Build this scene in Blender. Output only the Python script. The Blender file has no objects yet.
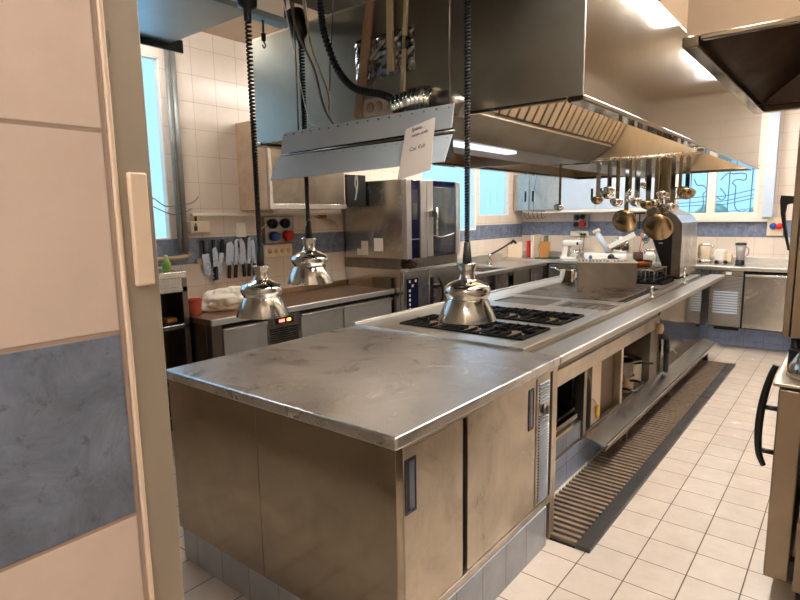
import bpy, bmesh, math, random
from mathutils import Vector, Matrix
random.seed(7)
S = bpy.context.scene
COL = S.collection
PI = math.pi
ORG = {}

# ------------------------------------------------------------------ mesh builder
class MB:
    def __init__(s):
        s.bm = bmesh.new()
    def box(s, x0, x1, y0, y1, z0, z1, b=0.0, seg=2):
        vs = [s.bm.verts.new(p) for p in ((x0,y0,z0),(x1,y0,z0),(x1,y1,z0),(x0,y1,z0),(x0,y0,z1),(x1,y0,z1),(x1,y1,z1),(x0,y1,z1))]
        fs = [s.bm.faces.new([vs[i] for i in q]) for q in ((0,3,2,1),(4,5,6,7),(0,1,5,4),(1,2,6,5),(2,3,7,6),(3,0,4,7))]
        if b > 0:
            es = list({e for f in fs for e in f.edges})
            r = bmesh.ops.bevel(s.bm, geom=es, offset=b, segments=seg, affect='EDGES', profile=.5)
            for f in r['faces']: f.smooth = True
        return s
    def prism(s, pts, axis, a0, a1):
        def P(u, v, a):
            return {'X': (a,u,v), 'Y': (u,a,v), 'Z': (u,v,a)}[axis]
        A = [s.bm.verts.new(P(u,v,a0)) for u,v in pts]; B = [s.bm.verts.new(P(u,v,a1)) for u,v in pts]
        n = len(pts)
        s.bm.faces.new(A); s.bm.faces.new(B[::-1])
        for i in range(n): s.bm.faces.new((A[i], B[i], B[(i+1)%n], A[(i+1)%n]))
        return s
    def quadslab(s, pts, t):
        """solid plate whose face is the quad pts, thickened along its normal by t"""
        P = [Vector(p) for p in pts]; n = (P[1]-P[0]).cross(P[3]-P[0]).normalized()*t
        A = [s.bm.verts.new(p) for p in P]; B = [s.bm.verts.new(p+n) for p in P]
        s.bm.faces.new(A); s.bm.faces.new(B[::-1]); k = len(P)
        for i in range(k): s.bm.faces.new((A[i], B[i], B[(i+1)%k], A[(i+1)%k]))
        return s
    def tube(s, pts, r, n=8, cap=True):
        P = [Vector(p) for p in pts]
        R = r if isinstance(r, (list, tuple)) else [r]*len(P)
        rings = []; up = None
        for i, p in enumerate(P):
            t = (P[min(i+1,len(P)-1)]-P[max(i-1,0)]).normalized()
            if up is None:
                a = Vector((0,0,1)) if abs(t.z) < .9 else Vector((1,0,0))
                up = (a - t*a.dot(t)).normalized()
            else:
                up = up - t*up.dot(t)
                up = up.normalized() if up.length > 1e-6 else t.orthogonal().normalized()
            v = t.cross(up)
            rings.append([s.bm.verts.new(p+(up*math.cos(2*PI*k/n)+v*math.sin(2*PI*k/n))*R[i]) for k in range(n)])
        for a, b in zip(rings, rings[1:]):
            for k in range(n):
                s.bm.faces.new((a[k], a[(k+1)%n], b[(k+1)%n], b[k])).smooth = True
        if cap:
            s.bm.faces.new(rings[0][::-1]); s.bm.faces.new(rings[-1])
        return s
    def cyl(s, p0, p1, r, n=16, r1=None):
        return s.tube([p0, p1], [r, r if r1 is None else r1], n)
    def lathe(s, prof, c=(0,0,0), n=32, axis='Z'):
        c = Vector(c); rings = []
        def P(r, z, a):
            x, y = r*math.cos(a), r*math.sin(a)
            return c + Vector({'Z': (x,y,z), 'X': (z,x,y), 'Y': (x,z,y)}[axis])
        for r, z in prof:
            rings.append([s.bm.verts.new(P(0,z,0))] if r < 1e-6 else [s.bm.verts.new(P(r,z,2*PI*k/n)) for k in range(n)])
        for a, b in zip(rings, rings[1:]):
            for k in range(n):
                l = (k+1) % n
                if len(a) == 1 and len(b) == 1: continue
                if len(a) == 1: f = s.bm.faces.new((a[0], b[l], b[k]))
                elif len(b) == 1: f = s.bm.faces.new((a[k], a[l], b[0]))
                else: f = s.bm.faces.new((a[k], a[l], b[l], b[k]))
                f.smooth = True
        return s
    def ball(s, c, rx, ry=None, rz=None, n=16):
        ry = rx if ry is None else ry; rz = rx if rz is None else rz
        k = len(s.bm.verts)
        s.lathe([(math.sin(PI*i/n), -math.cos(PI*i/n)) for i in range(n+1)], n=n*2)
        s.bm.verts.ensure_lookup_table()
        for v in s.bm.verts[k:]:
            v.co = Vector((v.co.x*rx, v.co.y*ry, v.co.z*rz)) + Vector(c)
        return s
    def xf(s, m, k=0):
        s.bm.verts.ensure_lookup_table()
        for v in s.bm.verts[k:]: v.co = m @ v.co
        return s
    def mark(s): return len(s.bm.verts)

def put(name, mb, mat, parent=None):
    bm = mb.bm
    bmesh.ops.recalc_face_normals(bm, faces=bm.faces[:])
    if parent is not None:
        o0 = ORG[parent.name]
    else:
        xs = [v.co for v in bm.verts]
        lo = [min(v[i] for v in xs) for i in range(3)]; hi = [max(v[i] for v in xs) for i in range(3)]
        o0 = Vector(((lo[0]+hi[0])/2, (lo[1]+hi[1])/2, lo[2]))
    for v in bm.verts: v.co -= o0
    me = bpy.data.meshes.new(name); bm.to_mesh(me); bm.free()
    if mat: me.materials.append(mat)
    o = bpy.data.objects.new(name, me); COL.objects.link(o)
    if parent is not None: o.parent = parent
    else: o.location = o0
    ORG[o.name] = o0
    return o

def tag(o, label, cat, group=None, kind=None):
    o['label'] = label; o['category'] = cat
    if group: o['group'] = group
    if kind: o['kind'] = kind
    return o

def thing(name, label, cat, loc, group=None):
    o = bpy.data.objects.new(name, None); COL.objects.link(o)
    o.empty_display_size = .05; o.location = loc; ORG[o.name] = Vector(loc)
    return tag(o, label, cat, group)

def struct(name, mb, mat, label=None, cat=None):
    o = put(name, mb, mat); o['kind'] = 'structure'
    if label: o['label'] = label
    if cat: o['category'] = cat
    return o

def dup(root, loc, label, rotz=0., group=None):
    r = root.copy(); COL.objects.link(r); r.location = loc; r.rotation_euler = (0,0,rotz); r['label'] = label
    if group: r['group'] = group
    for ch in list(root.children):
        c = ch.copy(); COL.objects.link(c); c.parent = r
        for g in ch.children:
            d = g.copy(); COL.objects.link(d); d.parent = c
    return r

def spline(pts, n=8):
    P = [Vector(p) for p in pts]; out = []
    for i in range(len(P)-1):
        p0, p1, p2, p3 = P[max(i-1,0)], P[i], P[i+1], P[min(i+2,len(P)-1)]
        for k in range(n):
            t = k/n
            out.append(.5*((2*p1)+(p2-p0)*t+(2*p0-5*p1+4*p2-p3)*t*t+(3*p1-p0-3*p2+p3)*t**3))
    return out+[P[-1]]

# ------------------------------------------------------------------ materials
def lin(c):
    return tuple((x/12.92 if x <= .04045 else ((x+.055)/1.055)**2.4) for x in c)

def nt(name):
    m = bpy.data.materials.new(name); m.use_nodes = True
    t = m.node_tree; b = t.nodes['Principled BSDF']
    return m, t, b

def N(t, typ, **k):
    n = t.nodes.new(typ)
    for a, v in k.items():
        if a.startswith('_'): setattr(n, a[1:], v)
        else: n.inputs[a.replace('__', ' ')].default_value = v
    return n

def mat(name, srgb, rough=.5, metal=0., vary=.12, scale=9., stretch=(1,1,1), rvary=.1, bump=0., spec=.5, dark=None, coat=0.):
    """colour with procedural mottling, roughness variation and optional bump"""
    m, t, b = nt(name); L = t.links.new
    tc = N(t, 'ShaderNodeTexCoord'); mp = N(t, 'ShaderNodeMapping'); mp.inputs['Scale'].default_value = stretch
    L(tc.outputs['Object'], mp.inputs['Vector'])
    nz = N(t, 'ShaderNodeTexNoise', Scale=scale, Detail=5., Roughness=.6); L(mp.outputs['Vector'], nz.inputs['Vector'])
    c = lin(srgb); d = lin(dark) if dark else tuple(x*(1-vary*2) for x in c)
    r = N(t, 'ShaderNodeValToRGB'); r.color_ramp.elements[0].position = .3; r.color_ramp.elements[1].position = .7
    r.color_ramp.elements[0].color = (*d, 1); r.color_ramp.elements[1].color = (*c, 1)
    L(nz.outputs['Fac'], r.inputs['Fac']); L(r.outputs['Color'], b.inputs['Base Color'])
    mr = N(t, 'ShaderNodeMapRange'); mr.inputs['To Min'].default_value = max(.02, rough-rvary); mr.inputs['To Max'].default_value = min(1, rough+rvary)
    mr.inputs['From Min'].default_value = .25; mr.inputs['From Max'].default_value = .75
    L(nz.outputs['Fac'], mr.inputs['Value']); L(mr.outputs['Result'], b.inputs['Roughness'])
    b.inputs['Metallic'].default_value = metal; b.inputs['Specular IOR Level'].default_value = spec
    b.inputs['Coat Weight'].default_value = coat
    if bump:
        bp = N(t, 'ShaderNodeBump', Strength=bump, Distance=.004); L(nz.outputs['Fac'], bp.inputs['Height']); L(bp.outputs['Normal'], b.inputs['Normal'])
    return m

def steel(name, srgb=(.80,.78,.75), rough=.25, rv=.07, brush=(2,2,60), wav=.05, smear=.10, swirl=0.):
    """brushed stainless sheet: fine directional grain, smears in the polish, gentle waviness"""
    m, t, b = nt(name); L = t.links.new
    tc = N(t, 'ShaderNodeTexCoord')
    mp = N(t, 'ShaderNodeMapping'); mp.inputs['Scale'].default_value = brush; L(tc.outputs['Object'], mp.inputs['Vector'])
    g = N(t, 'ShaderNodeTexNoise', Scale=14., Detail=3., Roughness=.7); L(mp.outputs['Vector'], g.inputs['Vector'])
    s_ = N(t, 'ShaderNodeTexNoise', Scale=3.2, Detail=5., Roughness=.62, Distortion=1.2); L(tc.outputs['Object'], s_.inputs['Vector'])
    w = N(t, 'ShaderNodeTexNoise', Scale=1.6, Detail=1., Roughness=.4); L(tc.outputs['Object'], w.inputs['Vector'])
    ad = N(t, 'ShaderNodeMath', _operation='ADD'); L(g.outputs['Fac'], ad.inputs[0]); L(s_.outputs['Fac'], ad.inputs[1])
    src = ad.outputs[0]
    if swirl:
        wv = N(t, 'ShaderNodeTexWave', Scale=1.6, Distortion=7., Detail=3.); wv.wave_type = 'RINGS'; L(tc.outputs['Object'], wv.inputs['Vector'])
        wv.inputs['Detail Scale'].default_value = .7
        mu = N(t, 'ShaderNodeMath', _operation='MULTIPLY_ADD'); L(wv.outputs['Fac'], mu.inputs[0]); mu.inputs[1].default_value = swirl; L(src, mu.inputs[2])
        src = mu.outputs[0]
    mr = N(t, 'ShaderNodeMapRange'); mr.inputs['From Min'].default_value = .6; mr.inputs['From Max'].default_value = 1.4+swirl
    mr.inputs['To Min'].default_value = max(.03, rough-rv); mr.inputs['To Max'].default_value = rough+rv
    L(src, mr.inputs['Value']); L(mr.outputs['Result'], b.inputs['Roughness'])
    c = lin(srgb)
    r = N(t, 'ShaderNodeValToRGB'); r.color_ramp.elements[0].position = .3; r.color_ramp.elements[1].position = .65
    r.color_ramp.elements[0].color = tuple(x*(1-2*smear) for x in c)+(1,); r.color_ramp.elements[1].color = (*c, 1)
    L(s_.outputs['Fac'], r.inputs['Fac']); L(r.outputs['Color'], b.inputs['Base Color'])
    b.inputs['Metallic'].default_value = 1.
    bp = N(t, 'ShaderNodeBump', Strength=wav, Distance=.02); L(w.outputs['Fac'], bp.inputs['Height'])
    b2 = N(t, 'ShaderNodeBump', Strength=.02, Distance=.002); L(g.outputs['Fac'], b2.inputs['Height']); L(bp.outputs['Normal'], b2.inputs['Normal'])
    L(b2.outputs['Normal'], b.inputs['Normal'])
    return m

def tiles(name, axes, off, size, base, grout, band=None, rough=.22, gw=.0035, vary=.06, spots=.0, top=None):
    """square glazed tiles laid on world axes; band=(z0, z1, colour) recolours one row"""
    m, t, b = nt(name); L = t.links.new
    ge = N(t, 'ShaderNodeNewGeometry'); sp = N(t, 'ShaderNodeSeparateXYZ'); L(ge.outputs['Position'], sp.inputs[0])
    def M(op, a, bb=None, c=None):
        n = N(t, 'ShaderNodeMath', _operation=op)
        for i, v in enumerate((a, bb, c)):
            if v is None: continue
            if isinstance(v, (int, float)): n.inputs[i].default_value = v
            else: L(v, n.inputs[i])
        return n.outputs[0]
    cells = []; lines = []; dist = []
    for ax, o in zip(axes, off):
        u = M('DIVIDE', M('SUBTRACT', sp.outputs[ax], o), size)
        fl = M('FLOOR', u); fr = M('SUBTRACT', u, fl); cells.append(fl)
        d = M('MINIMUM', fr, M('SUBTRACT', 1., fr)); dist.append(d)
    dd = M('MINIMUM', dist[0], dist[1])
    g = N(t, 'ShaderNodeMapRange'); g.interpolation_type = 'SMOOTHSTEP'
    g.inputs['From Min'].default_value = gw/size*.6; g.inputs['From Max'].default_value = gw/size*1.5
    L(dd, g.inputs['Value'])                                       # 0 in the joint, 1 on the tile
    cb = N(t, 'ShaderNodeCombineXYZ'); L(cells[0], cb.inputs[0]); L(cells[1], cb.inputs[1])
    wn = N(t, 'ShaderNodeTexWhiteNoise'); L(cb.outputs[0], wn.inputs['Vector'])
    nz = N(t, 'ShaderNodeTexNoise', Scale=7., Detail=6., Roughness=.65); L(ge.outputs['Position'], nz.inputs['Vector'])
    n2 = N(t, 'ShaderNodeTexNoise', Scale=46., Detail=5., Roughness=.7); L(ge.outputs['Position'], n2.inputs['Vector'])
    c = lin(base)
    def shade(cc, amt, noise):
        r = N(t, 'ShaderNodeValToRGB'); r.color_ramp.elements[0].position = .3; r.color_ramp.elements[1].position = .68
        r.color_ramp.elements[0].color = tuple(x*(1-amt) for x in cc)+(1,); r.color_ramp.elements[1].color = tuple(min(1,x*(1+amt*.4)) for x in cc)+(1,)
        L(noise, r.inputs['Fac']); return r.outputs['Color']
    col = shade(c, vary*1.5, nz.outputs['Fac'])
    def mix(f, a, bb, bt='MIX'):
        x = N(t, 'ShaderNodeMix', _data_type='RGBA', _blend_type=bt)
        for i, v in ((0, f), (6, a), (7, bb)):
            if isinstance(v, (int, float)): x.inputs[i].default_value = v
            elif isinstance(v, tuple): x.inputs[i].default_value = (*v, 1)
            else: L(v, x.inputs[i])
        return x.outputs[2]
    if band:
        z0, z1, bc = band
        bn = N(t, 'ShaderNodeTexNoise', Scale=13., Detail=7., Roughness=.72, Distortion=.6); L(ge.outputs['Position'], bn.inputs['Vector'])
        bcol = shade(lin(bc), .5, bn.outputs['Fac'])
        sm = N(t, 'ShaderNodeMapRange'); sm.inputs['From Min'].default_value = .57; sm.inputs['From Max'].default_value = .68; L(n2.outputs['Fac'], sm.inputs['Value'])
        bcol = mix(M('MULTIPLY', sm.outputs[0], .7), bcol, tuple(x*.35 for x in lin(bc)))
        f = M('MULTIPLY', M('GREATER_THAN', sp.outputs['Z'], z0), M('LESS_THAN', sp.outputs['Z'], z1))
        col = mix(f, col, bcol)
    hs = M('MULTIPLY_ADD', wn.outputs['Value'], vary, 1-vary)
    vv = N(t, 'ShaderNodeCombineXYZ'); [L(hs, vv.inputs[i]) for i in range(3)]
    col = mix(1., col, vv.outputs[0], 'MULTIPLY')
    if spots:
        sm = N(t, 'ShaderNodeMapRange'); sm.inputs['From Min'].default_value = .70; sm.inputs['From Max'].default_value = .76; L(n2.outputs['Fac'], sm.inputs['Value'])
        col = mix(M('MULTIPLY', sm.outputs[0], spots), col, tuple(x*.3 for x in c))
    col = mix(g.outputs[0], lin(grout), col)
    if top:
        col = mix(M('GREATER_THAN', sp.outputs['Z'], top[0]), col, lin(top[1]))
    L(col, b.inputs['Base Color'])
    ro = M('MULTIPLY_ADD', g.outputs[0], rough-.8, .8); ro = M('MULTIPLY_ADD', nz.outputs['Fac'], .05, ro); L(ro, b.inputs['Roughness'])
    bp = N(t, 'ShaderNodeBump', Strength=.5, Distance=.0015); L(g.outputs[0], bp.inputs['Height'])
    b3 = N(t, 'ShaderNodeBump', Strength=.05, Distance=.002); L(nz.outputs['Fac'], b3.inputs['Height']); L(bp.outputs['Normal'], b3.inputs['Normal'])
    L(b3.outputs['Normal'], b.inputs['Normal'])
    return m

def glow(name, rgb, strength):
    m, t, b = nt(name)
    nz = N(t, 'ShaderNodeTexNoise', Scale=4.)
    b.inputs['Base Color'].default_value = (.9,.9,.88,1); b.inputs['Emission Color'].default_value = (*rgb, 1); b.inputs['Emission Strength'].default_value = strength
    t.links.new(nz.outputs['Fac'], b.inputs['Roughness'])
    return m

def glass(name, tint=(1,1,1), refl=.12, rough=.02):
    m, t, b = nt(name); L = t.links.new
    tr = N(t, 'ShaderNodeBsdfTransparent'); tr.inputs[0].default_value = (*tint, 1)
    gl = N(t, 'ShaderNodeBsdfGlossy'); gl.inputs['Roughness'].default_value = rough
    lw = N(t, 'ShaderNodeLayerWeight', Blend=.5); nz = N(t, 'ShaderNodeTexNoise', Scale=3.)
    pw = N(t, 'ShaderNodeMath', _operation='POWER'); L(lw.outputs['Facing'], pw.inputs[0]); pw.inputs[1].default_value = 4.
    ma = N(t, 'ShaderNodeMath', _operation='MULTIPLY_ADD'); L(pw.outputs[0], ma.inputs[0]); ma.inputs[1].default_value = .5
    m2 = N(t, 'ShaderNodeMath', _operation='MULTIPLY'); L(nz.outputs['Fac'], m2.inputs[0]); m2.inputs[1].default_value = refl*.4; L(m2.outputs[0], ma.inputs[2])
    mx = N(t, 'ShaderNodeMixShader'); L(ma.outputs[0], mx.inputs[0]); L(tr.outputs[0], mx.inputs[1]); L(gl.outputs[0], mx.inputs[2])
    L(mx.outputs[0], t.nodes['Material Output'].inputs['Surface'])
    return m

CREAM = (.865,.81,.75)
BLUE = (.48,.525,.61)
GROUT = (.60,.53,.46)
T = .21
M = {}
M['floor'] = tiles('floor_tiles', ('X','Y'), (.4005,1.3735), .2215, (.82,.76,.695), (.40,.33,.27), rough=.24, gw=.0028, vary=.07, spots=.15)
M['tile_l'] = tiles('wall_tiles_left', ('Y','Z'), (.038,.02), T, CREAM, GROUT, band=(1.255,1.465,BLUE), gw=.0013, vary=.025)
M['tile_f'] = tiles('wall_tiles_far', ('X','Z'), (.125,.02), T, CREAM, GROUT, band=(1.28,1.49,BLUE), gw=.0013, vary=.025)
M['tile_n'] = tiles('wall_tiles_entry', ('Y','Z'), (-1.075,.02), T*1.005, (.85,.78,.725), (.62,.54,.48), band=(1.2862,1.4965,(.465,.51,.58)), gw=.0022, spots=.12, rough=.3)
M['plinth'] = tiles('plinth_tiles', ('X','Y'), (-.05,.16), .205, (.66,.68,.71), (.55,.51,.46), gw=.0025, vary=.12, rough=.3)
M['plinth_far'] = tiles('plinth_tiles_far', ('X','Z'), (.125,-.01), T, (.62,.70,.86), (.55,.52,.48), gw=.002, vary=.12, rough=.25)
M['plaster'] = mat('plaster', (.86,.80,.73), .8, vary=.03, scale=3.)
M['steel'] = steel('stainless_steel', (.86,.85,.83), rough=.24)
M['panel'] = steel('stainless_panel_swirled', (.66,.61,.535), .16, .08, (3,3,3), .03, .09, swirl=.5)
M['door'] = steel('stainless_door', (.82,.775,.71), .32, .08, (40,40,1.2), .05, .15)
M['top'] = steel('stainless_worktop', (.86,.855,.85), .30, .08, (3,50,3), .03, .12)
M['pass'] = steel('stainless_shelf', (.88,.87,.85), .32, .05, (50,2,3), .03, .05)
M['hood'] = steel('stainless_hood', (.68,.66,.60), .33, .05, (40,3,1), .12, .07)
M['mirror'] = steel('stainless_mirror', (.54,.50,.43), .09, .035, (1,1,40), .10, .05)
M['hood_in'] = steel('hood_lining', (.84,.76,.65), .42, .06, (2,2,2), .05, .08)
M['sheet'] = mat('galvanised_sheet', (.76,.80,.82), .42, .12, vary=.06, scale=5., bump=.02)
M['canopy'] = steel('canopy_window_tint', (.76,.83,.86), .40, .05, (2,2,2), .06, .06)  # blue of the window's reflection put into the base colour
M['chrome'] = steel('chrome', (.86,.85,.82), .06, .03, (1,1,1), .0, .02)
M['spun'] = steel('spun_shade', (.85,.84,.80), .17, .05, (1,1,60), .0, .04)
M['inside'] = mat('shade_enamel', (.85,.84,.8), .4)
M['dsteel'] = steel('dull_steel', (.60,.565,.52), .36, .08, (2,2,30), .06, .16)
M['tray'] = steel('gutter_steel', (.76,.74,.71), .24, .04, (1,40,1), .0, .05)
M['plate'] = steel('seasoned_plate', (.60,.55,.50), .28, .08, (40,3,3), .03, .2)
M['iron'] = mat('cast_iron', (.09,.085,.085), .5, .3, vary=.2, bump=.05)
M['burner'] = mat('burner_cap', (.80,.70,.58), .4, .7, vary=.2)
M['black'] = mat('black_plastic', (.035,.034,.036), .35, vary=.1)
M['rubber'] = mat('black_rubber', (.10,.095,.09), .6, vary=.2, bump=.05)
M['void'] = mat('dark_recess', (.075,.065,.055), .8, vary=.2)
M['white'] = mat('white_plastic', (.92,.90,.86), .4, vary=.03)
M['cream'] = mat('cream_plastic', (.88,.81,.70), .45, vary=.04)
M['paint'] = mat('cream_paint', (.885,.80,.70), .4, vary=.04, scale=3.)
M['jamb'] = mat('metal_jamb', (.66,.62,.55), .32, .2, vary=.10, scale=2.5, stretch=(1,1,.3))
M['pvc'] = mat('window_frame_white', (.90,.87,.81), .45, vary=.03)
M['bluewhite'] = mat('white_casing_and_reflection', (.74,.80,.86), .4, vary=.03)
M['red'] = mat('red_plastic', (.80,.12,.10), .35, vary=.06)
M['blue'] = mat('blue_plastic', (.10,.30,.62), .35, vary=.06)
M['tub'] = mat('coral_plastic', (.93,.47,.38), .4, vary=.06)
M['navy'] = mat('navy_panel', (.075,.10,.25), .12, vary=.1, coat=.3)
M['ovglass'] = mat('oven_glass', (.30,.33,.34), .06, vary=.25, scale=5., stretch=(1,2,1), coat=.5)
M['cloth'] = mat('cotton_cloth', (.93,.88,.80), .9, vary=.06, bump=.2)
M['paper'] = mat('paper', (.93,.88,.83), .8, vary=.02)
M['ink'] = mat('ink', (.30,.30,.42), .6, vary=.05)
M['wood'] = mat('wood_batten', (.66,.52,.38), .6, vary=.15, stretch=(1,1,.15), scale=20)
M['pale'] = mat('painted_batten', (.83,.76,.60), .5, vary=.08)
M['cwood'] = mat('chopping_wood', (.74,.50,.27), .5, vary=.12, stretch=(1,1,.2), scale=16)
M['fdoor'] = steel('fridge_door_steel', (.90,.90,.90), .42, .06, (30,30,1), .03, .06)
M['ctop'] = steel('worn_counter_top', (.70,.60,.50), .34, .06, (3,40,3), .02, .12)
M['cup'] = mat('handle_cup_grey', (.47,.49,.56), .35, .4)
M['plinth_i'] = tiles('island_plinth_tiles', ('Y','Z'), (.1,.05), .205, (.58,.63,.72), (.50,.47,.43), gw=.0025, vary=.12, rough=.3)
M['foil'] = mat('foil_insulation', (.72,.73,.73), .22, 1., vary=.15, scale=14, bump=.7)
M['blade'] = steel('knife_blade', (.64,.68,.74), .26, .06, (2,2,2), .0, .05)
M['wirew'] = mat('cream_cable', (.80,.72,.58), .5)
M['wireg'] = mat('grey_cable', (.46,.42,.34), .5)
M['pipe'] = mat('galvanised_pipe', (.63,.64,.62), .45, .5, vary=.15)
M['copper'] = mat('beige_pipe', (.66,.58,.48), .5, .1, vary=.1)
M['yellow'] = mat('yellow_tag', (.90,.72,.10), .5)
M['green'] = mat('green_mat', (.23,.31,.16), .6, vary=.2)
M['bottle'] = mat('green_bottle', (.55,.70,.25), .3, vary=.2)
M['ledr'] = glow('led_red', (1,.06,.05), 3.); M['ledo'] = glow('led_orange', (1,.28,.03), 3.)
M['brown'] = mat('brown_leather', (.36,.24,.17), .7, vary=.3, scale=30, bump=.4)
M['pan'] = steel('copper_brown_pan', (.45,.26,.16), .25, .05)
M['bronze'] = steel('worn_ladle', (.68,.58,.44), .22, .05, (1,1,1), .0, .12)
M['leaf'] = mat('foliage', (.80,.92,.84), .8, vary=.35, scale=2.2)
M['grille'] = mat('wrought_iron', (.30,.50,.58), .6)
M['glass'] = glass('window_glass')
M['jug'] = mat('smoky_plastic', (.62,.60,.60), .15, vary=.08, coat=.4)
M['tube'] = glow('fluorescent_diffuser', (1.0,.98,.955), 46.0)
M['tube2'] = glow('side_fluorescent_diffuser', (1.0,.98,.955), 20.0)
M['hood_fill'] = glow('hood_fill_glow', (1.0,.92,.80), 12.0)

# ------------------------------------------------------------------ room shell
XL, XR, YF, YN, ZC = -3.1, 1.85, 7.08, -1.06, 3.1
FZ = -.075                                  # floor level
mb = MB().box(XL-.3, XR+.3, -3.4, YF+.3, FZ-.1, FZ); struct('floor', mb, M['floor'], 'cream square floor tiles with dark joints', 'floor')
mb = MB().box(XL-.3, XR+.3, -3.4, YF+.3, ZC, ZC+.1); struct('ceiling', mb, mat('ceiling_plaster', (.74,.67,.58), .8, vary=.03, scale=3.), 'plain cream plaster ceiling', 'ceiling')
def wall_x(x0, x1, y0, y1, holes):
    m = MB(); ys = sorted({y0, y1, *[h[0] for h in holes], *[h[1] for h in holes]})
    for a, b in zip(ys, ys[1:]):
        h = [q for q in holes if q[0] <= a and q[1] >= b]
        if h: m.box(x0, x1, a, b, FZ, h[0][2]); m.box(x0, x1, a, b, h[0][3], ZC)
        else: m.box(x0, x1, a, b, FZ, ZC)
    return m
W1 = (-.75, 1.03, 1.46, 2.83); W2 = (4.35, 5.66, 1.40, 2.55); W3 = (5.74, 6.62, 1.60, 2.55)
struct('wall_left', wall_x(XL-.075, XL, YN-.2, YF+.3, [W1, W2, W3]), M['tile_l'], 'cream tiled wall with a blue tile band', 'wall')
WF = (-.86, .13, 1.53, 2.17)
mb = MB()
mb.box(XL, WF[0], YF, YF+.3, FZ, ZC); mb.box(WF[1], XR+.3, YF, YF+.3, FZ, ZC)
mb.box(WF[0], WF[1], YF, YF+.3, FZ, WF[2]); mb.box(WF[0], WF[1], YF, YF+.3, WF[3], ZC)
struct('wall_far', mb, M['tile_f'], 'cream tiled far wall with a blue tile band', 'wall')
struct('wall_right', MB().box(XR, XR+.3, -3.4, YF, FZ, ZC), M['tile_l'], 'cream tiled wall behind the ovens', 'wall')
struct('wall_near', MB().box(XL, .30, YN-.2, YN, FZ, ZC), mat('brown_paint', (.62,.55,.47), .6, vary=.1, scale=2.), 'brown painted wall beside the doorway', 'wall')
struct('wall_entry', MB().box(.30, .5, -3.4, -1.0725, FZ, ZC), M['tile_n'], 'large cream and blue tiles beside the doorway, close up', 'wall')
struct('wall_back', MB().box(.3, XR, -3.4, -3.2, FZ, ZC), M['plaster'], 'plain wall behind the entrance', 'wall')
# door frame at the end of the entry wall
mb = MB().box(.44, .503, -1.0715, -1.0655, FZ, ZC, .002)
tr = struct('trim_1', mb, M['paint'], 'narrow cream edging strip of the doorway', 'door frame')
mb = MB().box(.40, .499, -1.065, -1.027, FZ, ZC, .002)
jm = struct('door_1', mb, M['jamb'], 'metal door jamb seen edge-on beside the tiled wall', 'door frame')
mb = MB().box(.4985, .5065, -1.0565, -1.0355, 1.545, 1.668, .0025)
sp_ = put('strike_plate', mb, M['paint'], jm); sp_['label'] = 'cream strike plate'

# windows
def window_x(name, w, xg, mullions, label, fw=.055):
    y0, y1, z0, z1 = w
    m = MB()
    x0, x1 = xg-.03, xg+.03
    m.box(x0, x1, y0, y1, z0, z0+fw, .004); m.box(x0, x1, y0, y1, z1-fw, z1, .004)
    m.box(x0, x1, y0, y0+fw, z0+fw, z1-fw, .004); m.box(x0, x1, y1-fw, y1, z0+fw, z1-fw, .004)
    for k in mullions: m.box(x0, x1, k-.035, k+.035, z0+fw, z1-fw, .004)
    f = struct(name, m, M['pvc'], label, 'window')
    put('glass_pane', MB().box(xg-.004, xg+.004, y0+fw, y1-fw, z0+fw, z1-fw), M['glass'], f)
    return f
window_x('window_1', W1, XL-.035, [.13], 'bright window in the left wall beside the door jamb', .012)
window_x('window_2', W2, XL-.035, [], 'bright window in the left wall just behind the tall oven', .022)
window_x('window_3', W3, XL-.035, [], 'bright window in the left wall nearest the far corner', .012)
# far window: frame, two panes
x0, x1, z0, z1 = WF; yg = YF+.07
m = MB(); fw = .05
m.box(x0, x1, yg-.03, yg+.03, z0, z0+.065, .004); m.box(x0, x1, yg-.03, yg+.03, z1-fw, z1, .004)
m.box(x0, x0+fw, yg-.03, yg+.03, z0+.065, z1-fw, .004); m.box(x1-fw, x1, yg-.03, yg+.03, z0+.065, z1-fw, .004)
m.box(-.455, -.355, yg-.03, yg+.03, z0+.065, z1-fw, .006)
wf = struct('window_4', m, M['pvc'], 'two-pane window with a wavy iron grille in the far wall', 'window')
for a, b in ((x0+fw, -.455), (-.355, x1-fw)):
    put('glass_pane', MB().box(a, b, yg-.004, yg+.004, z0+.065, z1-fw), M['glass'], wf)
struct('trim_2', MB().box(WF[0]-.06, WF[1]+.12, YF-.05, YF+.035, WF[2]-.055, WF[2]-.005, .006), M['pvc'], 'cream sill under the far window', 'window sill')
# grille outside the far window
m = MB(); yq = YF+.24
def gl(pts, r=.006, n=8): m.tube(spline([(x, yq, z) for x, z in pts], n), r, 6)
for x in (-.70, -.50, -.24, .02): gl([(x, 1.50), (x+.005, 2.2)])
for dz in (0, .045, .11):
    gl([(-.9, 1.68+dz), (-.5, 1.70+dz), (-.3, 1.70+dz), (-.1, 1.74+dz), (.13, 1.79+dz)], .005)
gl([(-.02, 1.62), (-.08, 1.60), (-.15, 1.66), (-.16, 1.82), (-.16, 1.93), (-.20, 1.98), (-.15, 2.02), (-.06, 2.01), (-.05, 2.08), (-.12, 2.10), (-.2, 2.09)])
gl([(-.62, 1.60), (-.56, 1.62), (-.53, 1.72), (-.54, 1.84), (-.50, 1.90), (-.55, 1.96), (-.62, 1.97), (-.66, 2.05)])
gl([(-.34, 1.92), (-.27, 1.82), (-.31, 1.76), (-.37, 1.80)])
gl([(-.34, 2.02), (-.27, 2.10), (-.2, 2.1)]); gl([(-.9, 1.6), (-.3, 1.605), (-.05, 1.63), (.1, 1.66)], .004)
tag(put('window_grille', m, M['grille'], None), 'wrought iron grille with wavy bars outside the far window', 'window grille')
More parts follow.
